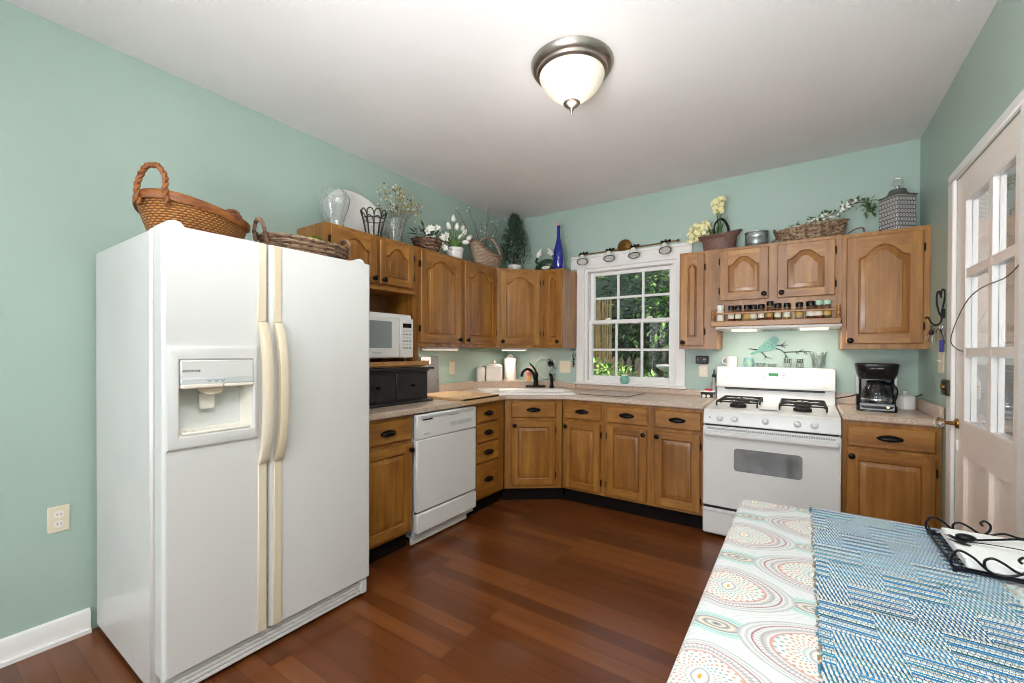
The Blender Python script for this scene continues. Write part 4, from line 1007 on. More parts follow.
# hook rack with keys on the right wall by the door
r = thing('key_hook', 'black wrought iron heart hook with a scroll end on the right wall by the door', 'hook', (W, -.63, 1.33))
h = lambda x, z_: (x-W-.008, 0, z_-1.33)
m = MB().tube(spline([h(3.323, 1.58), h(3.319, 1.60), h(3.313, 1.616), h(3.306, 1.60), h(3.305, 1.56), h(3.311, 1.52), h(3.321, 1.485), h(3.330, 1.533), h(3.338, 1.596), h(3.332, 1.626), h(3.324, 1.618), h(3.322, 1.595)], 5), .0042, 8)
m.tube(spline([h(3.321, 1.49), h(3.325, 1.465), h(3.318, 1.442), h(3.300, 1.434), h(3.285, 1.446), h(3.275, 1.470), h(3.266, 1.478), h(3.260, 1.468)], 5), .0042, 8)
m.box(-.016, 0, -.006, .006, .14, .19).build('hook', 'iron', r)
r = thing('key_bunch', 'bunch of silver and black keys with a purple tag hanging from the iron hook', 'keys', (W-.035, -.63, 1.33))
for k in range(7):
    m = MB(); a = (k-3)*.13; y_ = -.008*(k-3); d = Vector((sin(a), .1*(k-3)/3, -cos(a))); p = Vector((.004*(k-3), y_, .098))
    m.tube([p+Vector((0.009*cos(q*pi/5), 0, -.008+.009*sin(q*pi/5))) for q in range(10)], .0014, 5, closed=True)
    m.tube([p+d*.016, p+d*.040], .0085, 8, flat=.3); m.tube([p+d*.04, p+d*(.085+.008*(k % 3))], .0042, 6, flat=.4)
    m.build('key', ('chrome', 'iron', 'chrome', 'brass', 'chrome', 'iron', 'chrome')[k], r)
MB().rbox(.008, .026, -.03, -.022, -.045, .02, .003).build('key_tag', plain('purple_blue_tag', '3a3a86', .4), r)
MB().ball((-.022, -.02, .06), .012, 12, sy=.6).build('key_fob', 'black', r)
# wire on the door
P = [(W-.005, -1.60, 1.598), (W-.012, -1.50, 1.565), (W-.02, -1.28, 1.555), (W-.02, -1.09, 1.52), (W-.02, -.92, 1.43), (W-.02, -.835, 1.345), (W-.012, -.88, 1.305), (W-.006, -.985, 1.285)]
tag(MB().tube(spline(P), .0022, 6).build('door_wire', plain('brown_wire', '5a4334', .5)), 'thin brown wire looping across the glass panes of the door', 'wire')
# ------------------------------------------------------------------ things on top of the cabinets and refrigerator
def weave(name, c1, c2, dark, su, sv):
    t = NT(name); tc = t.n('TexCoord'); sp = t.n('SeparateXYZ', inp={0: tc.outputs['Object']})
    an = t.math('ARCTAN2', sp.outputs[1], sp.outputs[0])
    u = t.math('MULTIPLY', an, su); v = t.math('MULTIPLY', sp.outputs[2], sv)
    row = t.math('FLOOR', v); 
    w = t.math('SINE', t.math('ADD', u, t.math('MULTIPLY', row, pi)))
    vv = t.math('SUBTRACT', v, row); hump = t.math('SINE', t.math('MULTIPLY', vv, pi))
    h = t.math('MULTIPLY', hump, t.math('ADD', t.math('MULTIPLY', w, .4), .6))
    nz = t.noise(tc.outputs['Object'], 35, 3)
    c = t.mix(nz, c1, c2); c = t.mix(t.math('SUBTRACT', 1.0, t.math('MINIMUM', t.math('MULTIPLY', h, 1.6), 1.0)), c, dark)
    t.l(c, t.b.inputs['Base Color']); t.b.inputs['Roughness'].default_value = .55; t.bump(h, .9, .006); return t.m
M['wicker'] = weave('golden_wicker', 'b06a2c', 'cc8e42', '4a240e', 56, 110)
M['wicker_rim'] = mottled('wicker_rim', '6a3818', '985c2a', 14, .5, stretch=(1, 1, 3))
M['twig'] = mottled('twig_bark', '54392a', 'a5846a', 28, .75, stretch=(.15, 1, 1), bump=.6)
M['twig_pale'] = weave('pale_willow', 'c2a58e', 'dcc4ae', '86654f', 60, 85)
M['twig_dark'] = mottled('dark_vine', '2b1a12', '7a5a40', 40, .7)
M['vaseglass'] = plain('cut_glass', 'f7faf9', .02, trans=.93, ior=1.5)
M['rattan'] = mottled('brown_rattan', '5e432f', 'b59a7c', 45, .6)
M['leafgreen'] = mottled('leaf_green', '2f4a22', '50703a', 30, .5)
M['leafdark'] = mottled('dark_evergreen', '1f3120', '3c5138', 40, .6)
M['lime'] = plain('lime_leaf', '8fc030', .5)
M['petal'] = plain('white_petal', 'f3f1e6', .5); M['yellowpetal'] = plain('cream_yellow_petal', 'efe6b0', .5)
M['stem'] = plain('green_stem', '6a8a44', .5); M['drytwig'] = plain('dry_stem', '6a5a44', .7)
M['drygold'] = plain('dried_gold_bud', 'b89c50', .6)
def oval(a, b, z, n=40, dz=0): return [(a*cos(2*pi*i/n), b*sin(2*pi*i/n), z+dz*cos(2*pi*i/n)**2) for i in range(n)]
def loft(m, rings, mi=0, cap=True):
    n = len(rings[0]); vs = [p for q in rings for p in q]
    fs = [(l*n+i, l*n+(i+1) % n, l*n+n+(i+1) % n, l*n+n+i) for l in range(len(rings)-1) for i in range(n)]
    if cap: fs += [tuple(range(n)), tuple(range((len(rings)-1)*n, len(rings)*n))]
    return m.add(vs, fs, mi)
def twisted(m, P, r, k=2, turns=9, n=6):
    Q = spline(P, 8)
    for j in range(k):
        L = []
        for i, p in enumerate(Q):
            a = 2*pi*turns*i/len(Q)+2*pi*j/k; t = (Q[min(i+1, len(Q)-1)]-Q[max(i-1, 0)]).normalized()
            q = Vector((1, 0, 0)) if abs(t.x) < .8 else Vector((0, 1, 0)); n1 = t.cross(q).normalized(); n2 = t.cross(n1)
            L.append(p+(n1*cos(a)+n2*sin(a))*r*.75)
        m.tube(L, r, n)
# big oval basket (long axis along y)
FT = 1.7225
r = thing('oval_wicker_basket', 'large golden oval wicker basket with twisted handles on the refrigerator', 'basket', (.47, -3.085, FT), R(127))
m = MB(); A, Bq = .25, .172
loft(m, [oval(A*.74, Bq*.74, 0), oval(A*.80, Bq*.8, .025), oval(A*.9, Bq*.9, .075, dz=.01), oval(A, Bq, .14, dz=.025), oval(A*.96, Bq*.96, .14, dz=.025), oval(A*.86, Bq*.86, .075, dz=.01), oval(A*.72, Bq*.72, .012)])
m.build('bowl', 'wicker', r)
m = MB(); loft(m, [oval(A*1.03, Bq*1.03, .120, dz=.025), oval(A*1.045, Bq*1.045, .130, dz=.025), oval(A*1.045, Bq*1.045, .147, dz=.025), oval(A*1.02, Bq*1.02, .155, dz=.025), oval(A*.95, Bq*.95, .153, dz=.025), oval(A*.95, Bq*.95, .125, dz=.025), oval(A*1.03, Bq*1.03, .120, dz=.025)], cap=False); m.build('rim', 'wicker_rim', r)
for s in (-1, 1):
    m = MB(); x = s*A*.98; dyh = .052
    zz = .165
    hh = .10 if s < 0 else .085
    twisted(m, [(x, -dyh, zz-.045), (x+s*.012, -dyh, zz+.01), (x+s*.004, -dyh*.9, zz+hh*.6), (x+s*.004, -dyh*.45, zz+hh), (x, .0, zz+hh*1.06), (x+s*.004, dyh*.45, zz+hh), (x+s*.004, dyh*.9, zz+hh*.6), (x+s*.012, dyh, zz+.01), (x, dyh, zz-.045)], .0068)
    m.build('handle', 'wicker_rim', r)
# flat twig basket
r = thing('twig_tray_basket', 'low brown twig basket with loop handles on the refrigerator, right of the oval one', 'basket', (.50, -2.605, FT), R(90))
m = MB(); A, Bq = .225, .15
loft(m, [oval(A*.86, Bq*.86, 0), oval(A*.97, Bq*.97, .06), oval(A, Bq, .115, dz=.008), oval(A*1.0, Bq*1.0, .125, dz=.008), oval(A*.93, Bq*.93, .125, dz=.008), oval(A*.84, Bq*.84, .012)])
random.seed(3)
for k in range(54):
    z0 = .008+.118*(k % 18)/17; a0 = random.random()*6.28; q = .9+.1*z0/.1
    L = [(A*q*1.01*cos(a0+t*.16), Bq*q*1.01*sin(a0+t*.16), z0+.004*sin(t*1.3+k)+.008*cos(a0+t*.16)**2) for t in range(20)]
    m.tube(L, .0042, 5, mi=k % 3)
m.build('bowl', ['twig', 'rattan', 'twig_dark'], r)
for s in (-1, 1):
    m = MB(); x = s*A*.98
    twisted(m, [(x, -.05, .085), (x+s*.012, -.05, .14), (x+s*.016, -.03, .185), (x+s*.016, .0, .198), (x+s*.016, .03, .185), (x+s*.012, .05, .14), (x, .05, .085)], .006, 2, 6)
    m.build('handle', 'twig', r)
r = tag(MB().leaf((.54, -2.64, FT+.14), (.15, 1, .3), .10, .05).leaf((.53, -2.63, FT+.137), (.5, .8, .4), .07, .04).tube([(.54, -2.64, FT+.14), (.52, -2.53, FT+.02)], .002, 5).build('lime_leaf', 'lime'), 'bright lime green leaf lying in the low twig basket', 'leaf')

CT = 2.0605
# glass vase
r = thing('glass_vase', 'large curvy clear glass vase at the front end of the microwave cabinet', 'vase', (.20, -2.24, CT))
prof = [(.066, 0), (.068, .01), (.062, .05), (.075, .10), (.096, .16), (.105, .20), (.10, .235), (.084, .262), (.078, .272), (.073, .27), (.08, .258), (.095, .23), (.099, .20), (.09, .162), (.069, .10), (.057, .05), (.06, .016), (.003, .012)]
m = MB(); n = 48; vs = []
for q, z_ in prof:
    z_ *= .9; q *= .88
    for i in range(n): a = 2*pi*i/n; k = 1+.06*cos(7*a); vs.append((q*k*cos(a), q*k*sin(a), z_))
m.add(vs, [(l*n+i, l*n+(i+1) % n, l*n+n+(i+1) % n, l*n+n+i) for l in range(len(prof)-1) for i in range(n)]+[tuple(range(n)), tuple(range((len(prof)-1)*n, len(prof)*n))]); m.build('body', 'vaseglass', r)
# white platter leaning to the wall
r = thing('white_platter', 'large white oval platter leaning against the wall behind the glass vase', 'platter', (.075, -1.985, CT))
m = MB(); rings = []
for q, dx in ((1, 0), (1.0, .006), (.95, .010), (.72, .003), (.70, .0), (.5, -.002)):
    rings.append([(dx, .245*q*cos(2*pi*i/48), .175*q*sin(2*pi*i/48)) for i in range(48)])
rings = [[(-.006, .245*.96*cos(2*pi*i/48), .175*.96*sin(2*pi*i/48)) for i in range(48)]]+rings
loft(m, rings); m.xf(Matrix.Translation((.0, 0, .178)) @ Matrix.Rotation(R(-12), 4, 'Y')); m.build('plate', 'ceramic', r)
# wire candle basket with a glass cup
r = thing('wire_candle_basket', 'dark scalloped wire basket holding clear glass, in front of the white platter', 'holder', (.215, -1.945, CT))
m = MB()
for k in range(10):
    a = 2*pi*k/10; b = 2*pi*(k+1)/10; mid = (a+b)/2
    f = lambda a_, r_, z_: (r_*cos(a_), r_*sin(a_), z_)
    m.tube(spline([f(a, .05, .003), f(a, .058, .05), f(a, .068, .11), f(a, .077, .145), f(a+.1, .086, .178), f(mid, .088, .192), f(b-.1, .086, .178), f(b, .077, .145)], 4), .004, 6)
for z_, q in ((.003, .05), (.135, .0745)): m.tube([(q*cos(2*pi*i/30), q*sin(2*pi*i/30), z_) for i in range(30)], .004, 6, closed=True)
m.build('wire_frame', plain('dark_gray_wire', '3b3634', .5, .6), r)
MB().lathe([(.044, .008), (.048, .02), (.062, .13), (.06, .13), (.045, .02), (.002, .014)], (0, 0, 0), 24).build('glass_cup', 'glass', r)
# vase with dried flowers
r = thing('flower_vase', 'clear flared glass vase of dried stems right of the wire basket', 'vase', (.19, -1.735, CT))
MB().lathe([(.045, 0), (.047, .01), (.05, .06), (.062, .12), (.078, .19), (.075, .19), (.058, .12), (.044, .06), (.042, .015), (.002, .012)], (0, 0, 0), 28).build('glass', 'vaseglass', r)
m = MB(); b1 = MB(); random.seed(11)
for k in range(34):
    a = random.random()*6.28; sp_ = random.random(); far = k % 6 == 0
    hgt = .30+random.random()*(.19 if far else .10); s_ = (.05+.16*sp_) if not far else (.1+.18*sp_)
    p1 = Vector((s_*cos(a)*.55, s_*sin(a)+.03, hgt))
    m.tube(spline([(random.uniform(-.02, .02), random.uniform(-.02, .02), .02), p1*.45+Vector((0, 0, .05)), p1], 4), .0010, 4)
    for q in range(3 if far else 6):
        p = p1+Vector((random.uniform(-.03, .03), random.uniform(-.04, .04), random.uniform(-.07, .03))); b1.ball(p, random.uniform(.0045, .0075), 6, random.choice([0, 1, 1, 2]))
m.build('dried_stems', 'drytwig', r); tag(b1.build('dried_blooms', ['petal', 'drygold', 'drytwig'], r), kind='stuff')
# small brown basket with greenery and white flowers
def foliage(m, c, sp_, n, ln, w, seed, mi=0, upb=.4):
    random.seed(seed)
    for k in range(n):
        d = Vector((random.gauss(0, 1), random.gauss(0, 1), random.gauss(upb, .7))).normalized()
        p = Vector(c)+Vector((d.x*sp_[0], d.y*sp_[1], d.z*sp_[2]))*random.uniform(.4, 1)
        m.leaf(p, d+Vector((random.uniform(-.4, .4), random.uniform(-.4, .4), random.uniform(-.3, .3))), ln*random.uniform(.7, 1.3), w, mi)
def flower(m, c, r_, n=5, mi=0, d=(1, -.6, -.2)):
    dv = Vector(d).normalized(); q = Vector((0, 0, 1)); s1 = dv.cross(q).normalized(); s2 = dv.cross(s1)
    for k in range(n):
        a = 2*pi*k/n; m.leaf(Vector(c), dv*.35+s1*cos(a)+s2*sin(a), r_, r_*.75, mi, up=dv)
r = thing('woven_basket', 'small dark brown woven basket of greenery and white blossoms on the cabinet', 'basket', (.19, -1.405, CT))
m = MB(); 
for k in range(9):
    z_ = .004+k*.0125; q = .068+.05*(k/8)**.9
    L = [(q*cos(2*pi*i/36)*(1+.06*cos(9*2*pi*i/36+k*pi)), q*sin(2*pi*i/36)*(1+.06*cos(9*2*pi*i/36+k*pi)), z_+.002*sin(3*2*pi*i/36)) for i in range(36)]
    m.tube(L, .0075, 6, closed=True, mi=k % 2)
m.lathe([(.06, .004), (.1, .1)], (0, 0, 0), 20, mi=0); m.build('bowl', ['twig_dark', 'twig'], r)
m = MB(); foliage(m, (0, 0, .13), (.10, .13, .09), 60, .055, .02, 5); foliage(m, (0, -.10, .13), (.06, .08, .05), 24, .04, .016, 6); foliage(m, (.02, .15, .08), (.04, .07, .06), 26, .05, .018, 8)
m.build('greenery', 'leafdark', r)
m = MB(); random.seed(9)
for k in range(9): flower(m, (random.uniform(-.03, .10), random.uniform(-.06, .2), .12+random.uniform(0, .12)), .03)
for k in range(8): flower(m, (.05+random.uniform(0, .03), .08+random.uniform(-.02, .14), .06+random.uniform(0, .1)), .032)
for y_ in (.0, .05, .09): m.leaf((.02, y_, .17), (.2, .7, .9), .12, .035)
m.build('white_blossoms', 'petal', r)
# white tulips in a pot
r = thing('tulip_pot', 'white pot of white tulips standing on the tall two door cabinet', 'potted plant', (.19, -1.085, CT))
MB().lathe([(.062, 0), (.066, .005), (.078, .085), (.082, .088), (.082, .108), (.076, .108), (.07, .09), (.002, .085)], (0, 0, 0), 28).build('pot', 'ceramic', r)
m = MB(); st_ = MB(); random.seed(21)
heads = [(-.075, .03, .245), (.0, .0, .31), (.0, .01, .235), (.05, -.01, .215), (.08, .0, .265), (.12, .02, .235), (.14, .02, .20), (-.03, .0, .21), (.10, -.02, .18)]
heads = [(.02, -.085, .262), (0, -.01, .345), (.03, -.005, .27), (.03, .03, .20), (.0, .10, .295), (.03, .085, .25), (.02, .165, .235), (.03, .135, .215), (.05, .06, .17)]
for x, y_, z_ in heads:
    b = Vector((x*.2, y_*.25, .09)); p = Vector((x, y_, z_)); Q = spline([b, (b+p)/2+Vector((0, 0, .03)), p], 4); st_.tube(Q, .004, 6)
    d = (p-Q[-3]).normalized(); m = MB(); i0 = 0; m.lathe([(.003, 0), (.016, .008), (.021, .025), (.017, .045), (.006, .064), (.001, .066)], (0, 0, 0), 10); m.xf(Matrix.Translation(p-d*.01) @ d.to_track_quat('Z', 'Y').to_matrix().to_4x4(), i0); m.build('tulip_head', 'petal', r)
for k in range(16): a = k*.8; st_.leaf((0, 0, .09), (cos(a)*.6, sin(a)*.9, .9), .12+.04*(k % 3), .026)
st_.build('stems_and_leaves', 'stem', r)
# willow basket with handle and twigs
r = thing('willow_basket', 'pale willow basket with an arched handle and dipped side on the cabinet', 'basket', (.205, -.635, CT), R(90))
m = MB(); A, Bq = .225, .10; n = 44
def dip(q, z_, d):
    out = []
    for i in range(n):
        a = 2*pi*i/n; out.append((A*q*cos(a), Bq*q*sin(a), z_+d*(abs(cos(a))**1.6*(1.0 if cos(a) < 0 else .45))))
    return out
loft(m, [dip(.72, 0, 0), dip(.78, .03, .01), dip(.92, .085, .06), dip(1.03, .115, .11), dip(.99, .117, .11), dip(.88, .085, .06), dip(.7, .01, 0)]); m.build('bowl', 'twig_pale', r)
m = MB(); twisted(m, dip(1.02, .118, .11)+[dip(1.02, .118, .11)[0]], .007, 2, 26); m.build('rim', 'wicker_rim' if 0 else 'twig', r)
m = MB()
for dy_ in (-.012, .012): m.tube(spline([(.06, -.10+dy_*0, .10), (.06, -.085, .22), (.05, -.04, .285), (.05, .0, .30), (.05, .04, .285), (.06, .085, .22), (.06, .10, .10)], 6), .009, 8)
m = MB(); m.tube(spline([(-.13, .04, .17), (-.11, .02, .235), (-.04, .0, .285), (.03, -.01, .295), (.075, -.03, .27), (.095, -.06, .2), (.10, -.095, .11)], 6), .011, 8); m.build('handle', 'twig_pale', r)
r = thing('twig_bunch', 'bunch of bare dark twigs with tiny white buds standing in the willow basket', 'twigs', (.19, -.66, CT+.03))
m = MB(); b1 = MB(); random.seed(31)
ends = [(.0, -.36, .40), (.02, -.25, .45), (.0, -.15, .40), (-.02, -.02, .42), (.0, .05, .50), (-.03, .12, .56), (0, .18, .42), (.02, .24, .36), (.08, .26, .26), (.0, .30, .50), (-.05, .09, .30)]
for e in ends:
    e = Vector(e); b = Vector((random.uniform(-.02, .02), random.uniform(-.06, .06), 0)); Q = spline([b, b.lerp(e, .5)+Vector((0, 0, .04)), e], 6); m.tube(Q, [.0035-.0026*i/(len(Q)-1) for i in range(len(Q))], 5)
    for k in range(4):
        p = Q[random.randrange(5, len(Q))]; q = p+Vector((random.uniform(-.03, .03), random.uniform(-.05, .05), random.uniform(.01, .06))); m.tube([p, q], .001, 4)
        if random.random() < .5: MB().ball(q, .007, 6).build('bud', 'petal', r)
m.build('twigs', 'twig_dark', r)
# cypress
r = thing('cypress_topiary', 'small dark green cypress tree in a white pot in the corner', 'potted plant', (.235, -.215, CT))
MB().lathe([(.054, 0), (.058, .004), (.066, .075), (.072, .078), (.074, .10), (.068, .10), (.06, .085), (.002, .08)], (0, 0, 0), 28).build('pot', 'ceramic', r)
MB().cyl((0, 0, .08), (0, 0, .5), .012, .004).build('trunk', 'twig_dark', r)
m = MB(); random.seed(41)
for k in range(1250):
    t = random.random()**.8; z_ = .12+.48*t; R_ = .165*(1-t)**.8*(1 if t > .1 else .8)+.022; a = random.random()*6.28; q = R_*random.uniform(.35, 1.05)
    m.leaf((q*cos(a), q*sin(a), z_), (cos(a)*.6+random.uniform(-.3, .3), sin(a)*.6+random.uniform(-.3, .3), 1), random.uniform(.03, .055), .013)
m.build('foliage', 'leafdark', r)
# crab
r = thing('crab_figurine', 'dark green crab figurine with raised pale claws left of the blue bottle', 'figurine', (.575, -.135, CT))
M['crab'] = mottled('crab_green', '1d3326', '3f5a40', 40, .35)
m = MB(); m.ball((0, 0, .082), .105, 16, sx=1, sy=.62, sz=.6); m.build('shell', 'crab', r)
MB().ball((0.01, -.045, .05), .042, 12, sx=1.2, sy=.5, sz=.5).build('belly', 'cream', r)
for s in (-1, 1):
    for k in range(4):
        m = MB().tube([(s*.06, -.02+k*.018, .06), (s*(.10+.01*k), -.03+k*.02, .085-.012*k), (s*(.13+.008*k), -.04+k*.024, .012)], [.011, .009, .003], 7); m.build('leg', 'crab', r)
    m = MB().tube([(s*.055, -.035, .08), (s*.105, -.04, .12), (s*.085, -.045, .165)], [.013, .012, .014], 8).tube([(s*.085, -.045, .16), (s*.07, -.05, .195), (s*.035, -.05, .238)], [.015, .02, .004], 8, mi=1).tube([(s*.08, -.045, .175), (s*.045, -.048, .185), (s*.028, -.05, .20)], [.010, .009, .003], 8, mi=1)
    m.build('claw', ['crab', 'cream'], r)
# blue bottle
r = thing('blue_bottle', 'tall slender cobalt blue glass bottle on the narrow corner cabinet', 'bottle', (.752, -.225, CT))
MB().lathe([(.046, 0), (.050, .006), (.050, .155), (.044, .20), (.028, .26), (.018, .31), (.0155, .37), (.0155, .415), (.018, .416), (.018, .424), (.003, .424)], (0, 0, 0), 28).build('body', 'cobalt', r)
MB().lathe([(.0125, .424), (.0135, .45), (.002, .451)], (0, 0, 0), 14).build('cork', 'pink', r)
# right side: planter, pot, long basket, canister
CT2 = 2.0625
r = thing('oval_planter', 'reddish brown metal basket planter of cream flowers on the right cabinets', 'planter', (2.145, -.17, CT2))
M['rust'] = mottled('rust_brown_metal', '5e4038', '8a6a5e', 130, .55, bump=.4)
m = MB(); A, Bq = .125, .085; ov = lambda a, b, z_, lift=0: [(a*cos(2*pi*i/40), b*sin(2*pi*i/40), z_+lift*abs(cos(2*pi*i/40))**2*(1.2 if cos(2*pi*i/40) > 0 else .2)) for i in range(40)]
loft(m, [ov(A*.82, Bq*.8, 0), ov(A*.88, Bq*.88, .012), ov(A, Bq, .095, .012), ov(A*1.28, Bq*1.3, .118, .03), ov(A*1.29, Bq*1.31, .124, .03), ov(A*.95, Bq*.95, .105, .012), ov(A*.8, Bq*.8, .02)]); m.build('bowl', 'rust', r)
MB().tube(spline([(-.02, -.08, .10), (-.025, -.06, .20), (.0, -.02, .255), (.03, .02, .255), (.055, .06, .20), (.055, .08, .10)], 6), .010, 8, flat=.5).build('handle', plain('dark_handle', '2c211d', .5, .4), r)
m = MB(); st_ = MB(); random.seed(51)
cl = [(-.13, -.05, .17, .075, 26), (-.19, -.02, .145, .055, 18), (-.09, -.03, .215, .05, 12), (-.02, -.02, .385, .045, 13), (.02, -.02, .40, .03, 6), (.0, -.02, .335, .03, 8), (-.165, -.04, .20, .04, 8)]
m2 = MB()
for ci, (x, y_, z_, q, n_) in enumerate(cl):
    mm = m2 if ci in (3, 4, 5) else m
    st_.tube(spline([(x*.2, y_*.2, .08), (x*.6, y_*.6, z_*.7), (x, y_, z_)], 4), .004, 5)
    for k in range(n_):
        d = Vector((random.gauss(0, 1), random.gauss(0, 1), random.gauss(0, 1))).normalized()*q*random.uniform(.5, 1); flower(mm, (x+d.x, y_+d.y*.7, z_+d.z), .025, 5, 0, d+Vector((0, -.03, 0)))
for k in range(14): a = k*.9; st_.leaf((-.05+.012*k*.3, -.02, .08), (cos(a)*.6-.15, sin(a)*.3-.1, 1), .13+.03*(k % 4), .022)
m.build('flower_cluster', 'yellowpetal', r); m2.build('flower_cluster', 'yellowpetal', r); st_.build('stems_and_leaves', 'leafgreen', r)
r = thing('galvanized_pot', 'small ribbed galvanized metal pot right of the flower planter', 'pot', (2.40, -.16, CT2))
M['galv'] = mottled('galvanized_metal', '8f9896', 'c0c8c5', 18, .35, metal=.75)
MB().lathe([(.055, 0), (.062, .006), (.074, .03), (.078, .05), (.074, .07), (.078, .075), (.079, .095), (.075, .11), (.081, .114), (.081, .12), (.074, .12), (.07, .06), (.05, .012), (.002, .01)], (0, 0, 0), 30).build('body', 'galv', r)
r = thing('long_woven_basket', 'long dark woven basket with a loop handle on the short cabinet', 'basket', (2.735, -.17, CT2))
m = MB(); A, Bq = .20, .08; n = 66
for k in range(9):
    z_ = .009+k*.0125; q = .86+.14*k/8; sl_ = .014*k/8
    L = []
    for i in range(n):
        a = 2*pi*i/n; w_ = 1+.05*cos(11*a+k*pi); L.append((A*q*cos(a)*w_, Bq*q*sin(a)*w_, z_+sl_*cos(a)+.002*cos(11*a+k*pi)))
    m.tube(L, .008, 6, closed=True, mi=1)
for i in range(22): a = 2*pi*i/22; m.tube([(A*.8*cos(a), Bq*.8*sin(a), .0), (A*.93*cos(a), Bq*.93*sin(a), .055+.007*cos(a)), (A*cos(a), Bq*sin(a), .112+.014*cos(a))], .006, 5, mi=0)
loft(m, [ov(A*.76, Bq*.74, .004), ov(A*.86, Bq*.8, .06)], 0); m.build('bowl', ['twig_dark', 'rattan'], r)
MB().tube(spline([(-A*.98, -.035, .05), (-A*1.08, -.03, .10), (-A*1.1, .0, .115), (-A*1.08, .03, .10), (-A*.98, .035, .05)], 5), .009, 8).build('handle', 'twig_dark', r)
r = thing('berry_garland', 'leafy garland with white berries trailing out of the long woven basket', 'garland', (2.86, -.16, CT2+.118))
m = MB(); b1 = MB(); random.seed(61)
path = spline([(-.22, -.01, -.02), (-.10, -.01, .03), (.0, -.02, .055), (.09, -.02, .10), (.17, -.03, .10), (.20, -.02, .05)], 8)
m.tube(path, .003, 5, mi=1); m.tube(spline([(.08, -.02, -.095), (.12, -.03, -.07), (.16, -.05, -.072), (.165, -.05, -.10)], 5), .004, 5, mi=1)
for k in range(120):
    p = path[random.randrange(len(path))]; d = Vector((random.gauss(0, 1), random.gauss(0, .8), random.gauss(.3, .8)))
    m.leaf(p+d*.012, d, .036, .018, 0)
    if k % 2 == 0 and p.x < .13: b1.ball(p+d.normalized()*.022, .0095, 8)
for k in range(10): m.leaf(path[-1]+Vector((random.uniform(-.03, .03), 0, random.uniform(-.03, .02))), (random.gauss(.3, 1), random.gauss(0, .4), random.gauss(-.4, 1)), .05, .024, 0)
m.build('leaves', ['leafgreen', 'twig_dark'], r); b1.build('berries', 'petal', r)
r = thing('patterned_canister', 'tall square black and white patterned canister with a gray lid', 'canister', (3.195, -.17, CT2), R(38))
def chain():
    t = NT('black_white_links'); sp = t.n('SeparateXYZ', inp={0: t.n('TexCoord').outputs['Object']})
    g = t.n('NewGeometry'); nx = t.n('SeparateXYZ', inp={0: t.n('VectorTransform', vector_type='NORMAL', convert_from='WORLD', convert_to='OBJECT', inp={0: g.outputs['Normal']}).outputs[0]})
    u = t.n('Mix', data_type='FLOAT', inp={0: t.math('GREATER_THAN', t.math('ABSOLUTE', nx.outputs[0]), .5), 2: sp.outputs[0], 3: sp.outputs[1]}).outputs[0]
    U = t.math('MULTIPLY', u, 46.0); V = t.math('MULTIPLY', sp.outputs[2], 38.0)
    row = t.math('FLOOR', V); U = t.math('ADD', U, t.math('MULTIPLY', t.math('MODULO', row, 2.0), .5))
    fu = t.math('SUBTRACT', t.math('FRACT', U), .5); fv = t.math('SUBTRACT', t.math('FRACT', V), .5)
    d = t.math('SQRT', t.math('ADD', t.math('MULTIPLY', fu, fu), t.math('MULTIPLY', fv, fv)))
    t.l(t.ramp(d, [(.0, '2a2826'), (.16, '2a2826'), (.2, 'eae6e0'), (.36, 'eae6e0'), (.42, '2a2826'), (1, '2a2826')]), t.b.inputs['Base Color']); t.b.inputs['Roughness'].default_value = .35; return t.m
MB().rbox(-.066, .066, -.066, .066, 0, .225, .006).build('body', chain(), r)
l = MB().rbox(-.07, .07, -.07, .07, .222, .232, .004).lathe([(.062, .23), (.055, .245), (.045, .25), (.045, .268), (.04, .272), (.002, .274)], (0, 0, 0), 24).build('lid', plain('dark_gray_lid', '55574f', .45), r)
MB().lathe([(.012, .272), (.009, .28), (.012, .29), (.011, .30), (.004, .305)], (0, 0, 0), 14).build('knob', 'chrome', l)
MB().tube(arc((0, 0, .325), .024, 0, 360, 20, lambda a, b: (a*.7, -a*.7, b)), .004, 6).build('ring', 'nickel', l)
r = tag(MB().tube(spline([(2.46, -.10, CT2+.006), (2.50, -.12, CT2+.04), (2.53, -.13, CT2+.065)], 5), .006, 6).build('dark_stick', 'twig_dark'), 'thin dark stick between the galvanized pot and the long basket', 'stick')
# ------------------------------------------------------------------ table, cloth, runner, napkin tray
TZ = .755
tx0, tx1, ty0, ty1 = 2.517, 3.255, -3.50, -2.125
r = thing('dining_table', 'dining table under the printed cloth in front of the range', 'table', ((tx0+tx1)/2, (ty0+ty1)/2, 0))
hx, hy = (tx1-tx0)/2, (ty1-ty0)/2
MB().rbox(-hx, hx, -hy, hy, TZ-.03, TZ-.003, .006).build('tabletop', 'wood_in', r)
MB().box(-hx+.06, hx-.06, -hy+.06, -hy+.08, TZ-.12, TZ-.03).box(-hx+.06, hx-.06, hy-.08, hy-.06, TZ-.12, TZ-.03).box(-hx+.06, -hx+.08, -hy+.06, hy-.06, TZ-.12, TZ-.03).box(hx-.08, hx-.06, -hy+.06, hy-.06, TZ-.12, TZ-.03).build('apron', 'wood_in', r)
for sx_ in (-1, 1):
    for sy_ in (-1, 1): MB().lathe([(.02, 0), (.026, .1), (.03, .55), (.034, .62), (.034, TZ-.03)], (sx_*(hx-.09), sy_*(hy-.09), 0), 14).build('leg', 'wood_in', r)
